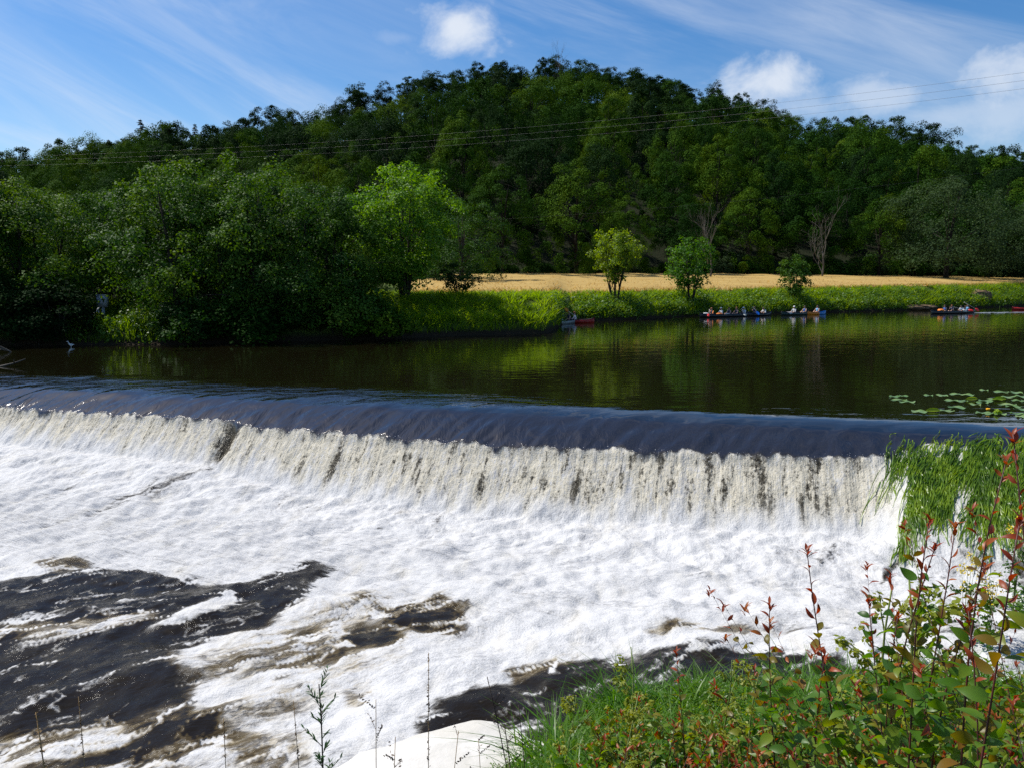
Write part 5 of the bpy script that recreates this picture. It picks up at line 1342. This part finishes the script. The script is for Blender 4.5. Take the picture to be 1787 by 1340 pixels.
def stalk(seed, X, Y, dep, bdx, label, kind, r=.0022):
    rng = np.random.RandomState(seed); tip = at_d(X, Y, dep); bx = tip[0] + bdx / F * dep; z = nz(bx, dep) - .02; H = tip[2] - z
    root = thing('dry_stalk', label, 'grass stalk', (bx, dep, z), group='dry stalks in front of the water')
    off = np.array([tip[0] - bx, 0, H]); t = np.linspace(0, 1, 12)[:, None]; P = t * off * np.array([0, 0, 1.]) + (t ** 1.8) * off * np.array([1., 0, 0])
    st = MB(); st.tube(P, np.linspace(r, r * .5, 12), 5); obj('stem', st.mesh('stem', [M['straw'] if kind != 'sprawl' else M['brownstem']], True), root)
    pos, nr = [], []
    if kind in ('spike', 'cat'):
        f0 = .62 if kind == 'spike' else .55
        for k in range(150 if kind == 'cat' else 90):
            tt = f0 + (1 - f0) * rng.rand(); b = np.array([np.interp(tt, t[:, 0], P[:, j]) for j in range(3)]); w = (.009 if kind == 'cat' else .005) * math.sin(math.pi * (tt - f0) / (1 - f0) * .9 + .25)
            d = norm(rng.randn(3) + [0, 0, .8]); pos.append(b + d * w); nr.append(rng.randn(3))
        sz = .014 if kind == 'cat' else .011
    else:
        for k in range(16):
            tt = .45 + .55 * rng.rand(); b = np.array([np.interp(tt, t[:, 0], P[:, j]) for j in range(3)]); a = rng.rand() * 6.28; L = (.05 + .07 * rng.rand()) * (1.3 - tt * .7); e = b + np.array([math.cos(a) * L * .7, math.sin(a) * L * .7, L * .7])
            br = MB(); st2 = np.array([b, (b + e) / 2 + [0, 0, .006], e])
            for f in (.5, .75, 1., 1.): pos.append(b + (e - b) * f + rng.randn(3) * .004); nr.append(rng.randn(3))
            for f in np.linspace(.1, .9, 7): pos.append(b + (e - b) * f); nr.append(np.cross(e - b, [0, 0, 1.]))
        sz = .011
    co, q = leaf_quads(rng, np.array(pos), np.array(nr), sz, .45)
    obj('seed_sprays', mesh_np('seed_sprays', co, q, mats=[M['straw'] if kind == 'cat' else M['seed']]), root)
for a in ((1,63,1242,2.1,40,'thick straw-coloured grass spike leaning left over the dark pool','cat',.0035), (2,390,1252,2.3,-4,'short reddish dry spike over the dark water','spike'), (3,748,1138,2.4,-10,'tall thin dark seed spike before the white foam','spike'),
          (4,656,1220,2.3,-12,'dark branched seed stalk left of the pale boulder','panicle'), (5,137,1215,2.3,6,'faint thin straw right of the thick leaning spike','spike'), (6,690,1285,2.2,-30,'short dry stalk leaning right before the pale boulder','panicle'),
          (7,512,1222,2.4,22,'dry drooping stalk beside the dark feathery mugwort','spike'), (8,800,1275,2.3,-60,'fine grass panicle across the pale boulder','panicle'), (9,850,1180,3.4,80,'sprawling dark stem arching right of the boulder','sprawl',.004), (10,880,1262,3.0,50,'second sprawling stem under the arching one','sprawl',.004), (11,905,1230,3.6,30,'dark weedy stem at the left end of the grass','sprawl',.0035), (12,835,1290,2.8,20,'low brown weed stem at the boulder edge','panicle')):
    stalk(*a)
def mugwort():
    rng = np.random.RandomState(5); X, Y, dep = 553, 1188, 2.5; tip = at_d(X, Y, dep); bx = tip[0] + 24 / F * dep; z = nz(bx, dep); H = tip[2] - z
    root = thing('mugwort', 'dark green feathery mugwort stem standing left of the pale boulder', 'plant', (bx, dep, z)); t = np.linspace(0, 1, 14); st = MB(); lf = MB()
    P = np.stack([(tip[0] - bx) * t ** 1.5 + .012 * np.sin(t * 8), .02 * np.sin(t * 5), H * t], -1); st.tube(P, np.linspace(.0065, .002, 14), 6)
    for i in range(46):
        tt = .25 + .75 * i / 46; k = min(int(tt * 13), 12); b = P[k] + (P[k + 1] - P[k]) * (tt * 13 - k); a = i * 2.4; o = np.array([math.cos(a), math.sin(a), .75 + .5 * tt]); o = norm(o); L = .10 * (1.15 - .6 * tt) * (.5 + abs(math.sin(i * 1.7)))
        for j in range(6):
            f = .2 + .8 * j / 5; bb = b + o * L * f
            for s in (-1, 1):
                d = norm(o + s * .8 * np.cross(o, [0, 0, 1.]) + .2 * rng.randn(3)); leaf(lf, bb, d, norm(np.array([0, 0, 1.]) + .3 * rng.randn(3)), .03 * (1.2 - f * .5), .006, .3, .2, 4)
        st.tube([b, b + o * L], [.0015, .001], 4)
    obj('stem', st.mesh('stem', [M['mugstem']], True), root); obj('foliage', lf.mesh('foliage', [M['mug']], True), root)
mugwort()
# yellow flowering plant on the right bank
def ragwort(X, Y, dep, seed, label):
    rng = np.random.RandomState(seed); tip = at_d(X, Y, dep); z = nz(tip[0], dep) - .05; H = max(.3, tip[2] - z); root = thing('yellow_flower', label, 'flower', (tip[0], dep, z), group='yellow flowering plants on the right bank'); st = MB(); cen = []
    for k in range(9):
        a = k * .9; e = np.array([math.cos(a) * .16 * rng.rand(), math.sin(a) * .16 * rng.rand(), H * (.75 + .25 * rng.rand())]); st.tube(curve(np.zeros(3), np.array([0, 0, H * .5]), e, 6), np.linspace(.006, .002, 6), 5); cen += [e + .05 * rng.randn(3) for _ in range(5)]
    obj('stem', st.mesh('stem', [M['green_stem']], True), root)
    lc = np.array([[.1 * rng.randn(), .1 * rng.randn(), H * rng.uniform(.15, .8)] for _ in range(26)]); co, q = foliage(rng, lc, norm(rng.randn(26, 3) + [0, 0, 1]), .10, 16, .06, .8, .3, .6); obj('foliage', mesh_np('foliage', co, q, mats=[M['herb']]), root)
    co, q = leaf_quads(rng, np.repeat(np.array(cen), 7, 0) + .02 * rng.randn(len(cen) * 7, 3), norm(rng.randn(len(cen) * 7, 3) + [0, 0, 1.5]), .030, .9)
    obj('blossoms', mesh_np('blossoms', co, q, mats=[plain_mat('yellow_flowers', (.62,.48,.01), (.5,.36,.01), 9., .6)]), root)
ragwort(1693, 972, 11.2, 1, 'yellow flowering plant at the waterline left of the tall saplings'); ragwort(1735, 1000, 10.8, 2, 'smaller yellow flowering plant behind the sapling stems'); ragwort(1782, 905, 12.2, 3, 'yellow flowering plant higher up at the right picture edge')

# ------------------------------------------------------------------ remove prototypes that were never placed
for pr in list(protos) + bush + dense + thick:
    if pr.name not in used:
        for ch in list(pr.children): bpy.data.objects.remove(ch)
        bpy.data.objects.remove(pr)

# ------------------------------------------------------------------ light, sky, camera
SUN_AZ, SUN_EL = R(-68), R(54)           # azimuth from +Y towards +X
sd = Vector((math.sin(SUN_AZ) * math.cos(SUN_EL), math.cos(SUN_AZ) * math.cos(SUN_EL), math.sin(SUN_EL)))
sun = bpy.data.lights.new('sun', 'SUN'); sun.energy = 5.0; sun.angle = R(.53); sun.color = (1., .955, .88)
so = bpy.data.objects.new('sun', sun); C.objects.link(so); so.rotation_mode = 'QUATERNION'; so.rotation_quaternion = sd.to_track_quat('Z', 'Y'); so.location = (0, 0, 60)
W = bpy.data.worlds.new('World'); sc.world = W; W.use_nodes = True; W.node_tree.nodes.clear(); s = NT(W.node_tree)
sky = s.n('ShaderNodeTexSky'); sky.sky_type = 'NISHITA'; sky.sun_disc = False; sky.sun_elevation = SUN_EL; sky.sun_rotation = SUN_AZ % (2 * math.pi); sky.altitude = 200; sky.air_density = 1.0; sky.dust_density = .6; sky.ozone_density = 1.6
g = s.coord('Generated'); sx = s.n('ShaderNodeSeparateXYZ', Vector=g)
az = s.math('ARCTAN2', sx.outputs[0], sx.outputs[1]); el = s.math('ARCSINE', sx.outputs[2])
SKYK = 10.0
hs = s.n('ShaderNodeHueSaturation', Color=sky.outputs[0]); hs.inputs['Saturation'].default_value = 1.40; hs.inputs['Hue'].default_value = .505; hs.inputs['Value'].default_value = 1.0
def vec(a, b): return s.n('ShaderNodeCombineXYZ', X=a, Y=b, Z=0.).outputs[0]
# cirrus: thin streaks in the direction of the high wind
ca = s.math('ADD', s.math('MULTIPLY', az, .92), s.math('MULTIPLY', el, .75)); cb = s.math('SUBTRACT', s.math('MULTIPLY', el, 2.6), s.math('MULTIPLY', az, -.70))
ci = s.noise(vec(ca, cb), 3.1, 7., .62, 1.3); ci2 = s.noise(vec(az, el), 2.3, 2., .5)
cir = s.math('MULTIPLY', s.mapr(ci, .36, .86), s.mapr(ci2, .35, .62, .25, 1.))
cir = s.math('MULTIPLY', cir, .60)
def px_dir(X, Y):
    d = ray(X, Y); d = d / np.linalg.norm(d); return math.atan2(d[0], d[1]), math.asin(d[2])
pn1 = s.noise(vec(az, s.math('MULTIPLY', el, 1.25)), 11., 7., .62, .25)
puff = None
for X, Y, rx, ry, k in ((795, 46, 88, 50, 1.0), (700, 66, 75, 16, .22), (1320, 150, 120, 56, .95), (1400, 190, 200, 50, .5), (1545, 165, 120, 42, .62), (1750, 135, 130, 52, .80), (1690, 195, 150, 45, .5), (1800, 190, 130, 55, .55), (2300, 120, 260, 120, .9), (-500, 150, 240, 80, .7)):
    a0, e0 = px_dir(X, Y)
    dx_ = s.math('DIVIDE', s.math('SUBTRACT', az, a0), rx / F); dy_ = s.math('DIVIDE', s.math('SUBTRACT', el, e0), ry / F)
    r2 = s.math('SQRT', s.math('ADD', s.math('MULTIPLY', dx_, dx_), s.math('MULTIPLY', dy_, dy_)))
    v_ = s.math('ADD', s.math('SUBTRACT', 1., r2), s.math('MULTIPLY', s.math('SUBTRACT', pn1, .5), 3.0))
    v_ = s.math('MULTIPLY', s.mapr(v_, -.22, 1.15), k)
    puff = v_ if puff is None else s.math('MAXIMUM', puff, v_)
cl = s.math('MAXIMUM', cir, s.math('MULTIPLY', puff, .88))
mixc = s.mix(cl, hs.outputs[0], rgb(6.3, 6.7, 7.3))
bg = s.n('ShaderNodeBackground', Color=mixc, Strength=.108)
W.node_tree.links.new(bg.outputs[0], s.n('ShaderNodeOutputWorld').inputs[0])
cam = bpy.data.cameras.new('camera'); co_ = bpy.data.objects.new('camera', cam); C.objects.link(co_)
co_.location = (0, 0, CH); co_.rotation_euler = (math.pi / 2 - PITCH, 0, 0)
cam.sensor_width = 36; cam.lens = 36 * F / 1787; cam.clip_end = 6000; cam.clip_start = .05
sc.camera = co_
vs_ = sc.view_settings; vs_.view_transform = 'Standard'; vs_.look = 'None'; vs_.exposure = .28; vs_.gamma = 1
sc.render.engine = 'CYCLES'
cy = sc.cycles; cy.max_bounces = 6; cy.diffuse_bounces = 2; cy.glossy_bounces = 3; cy.transmission_bounces = 3; cy.transparent_max_bounces = 4
cy.caustics_reflective = False; cy.caustics_refractive = False; cy.sample_clamp_indirect = 4; cy.sample_clamp_direct = 5; cy.use_denoising = False
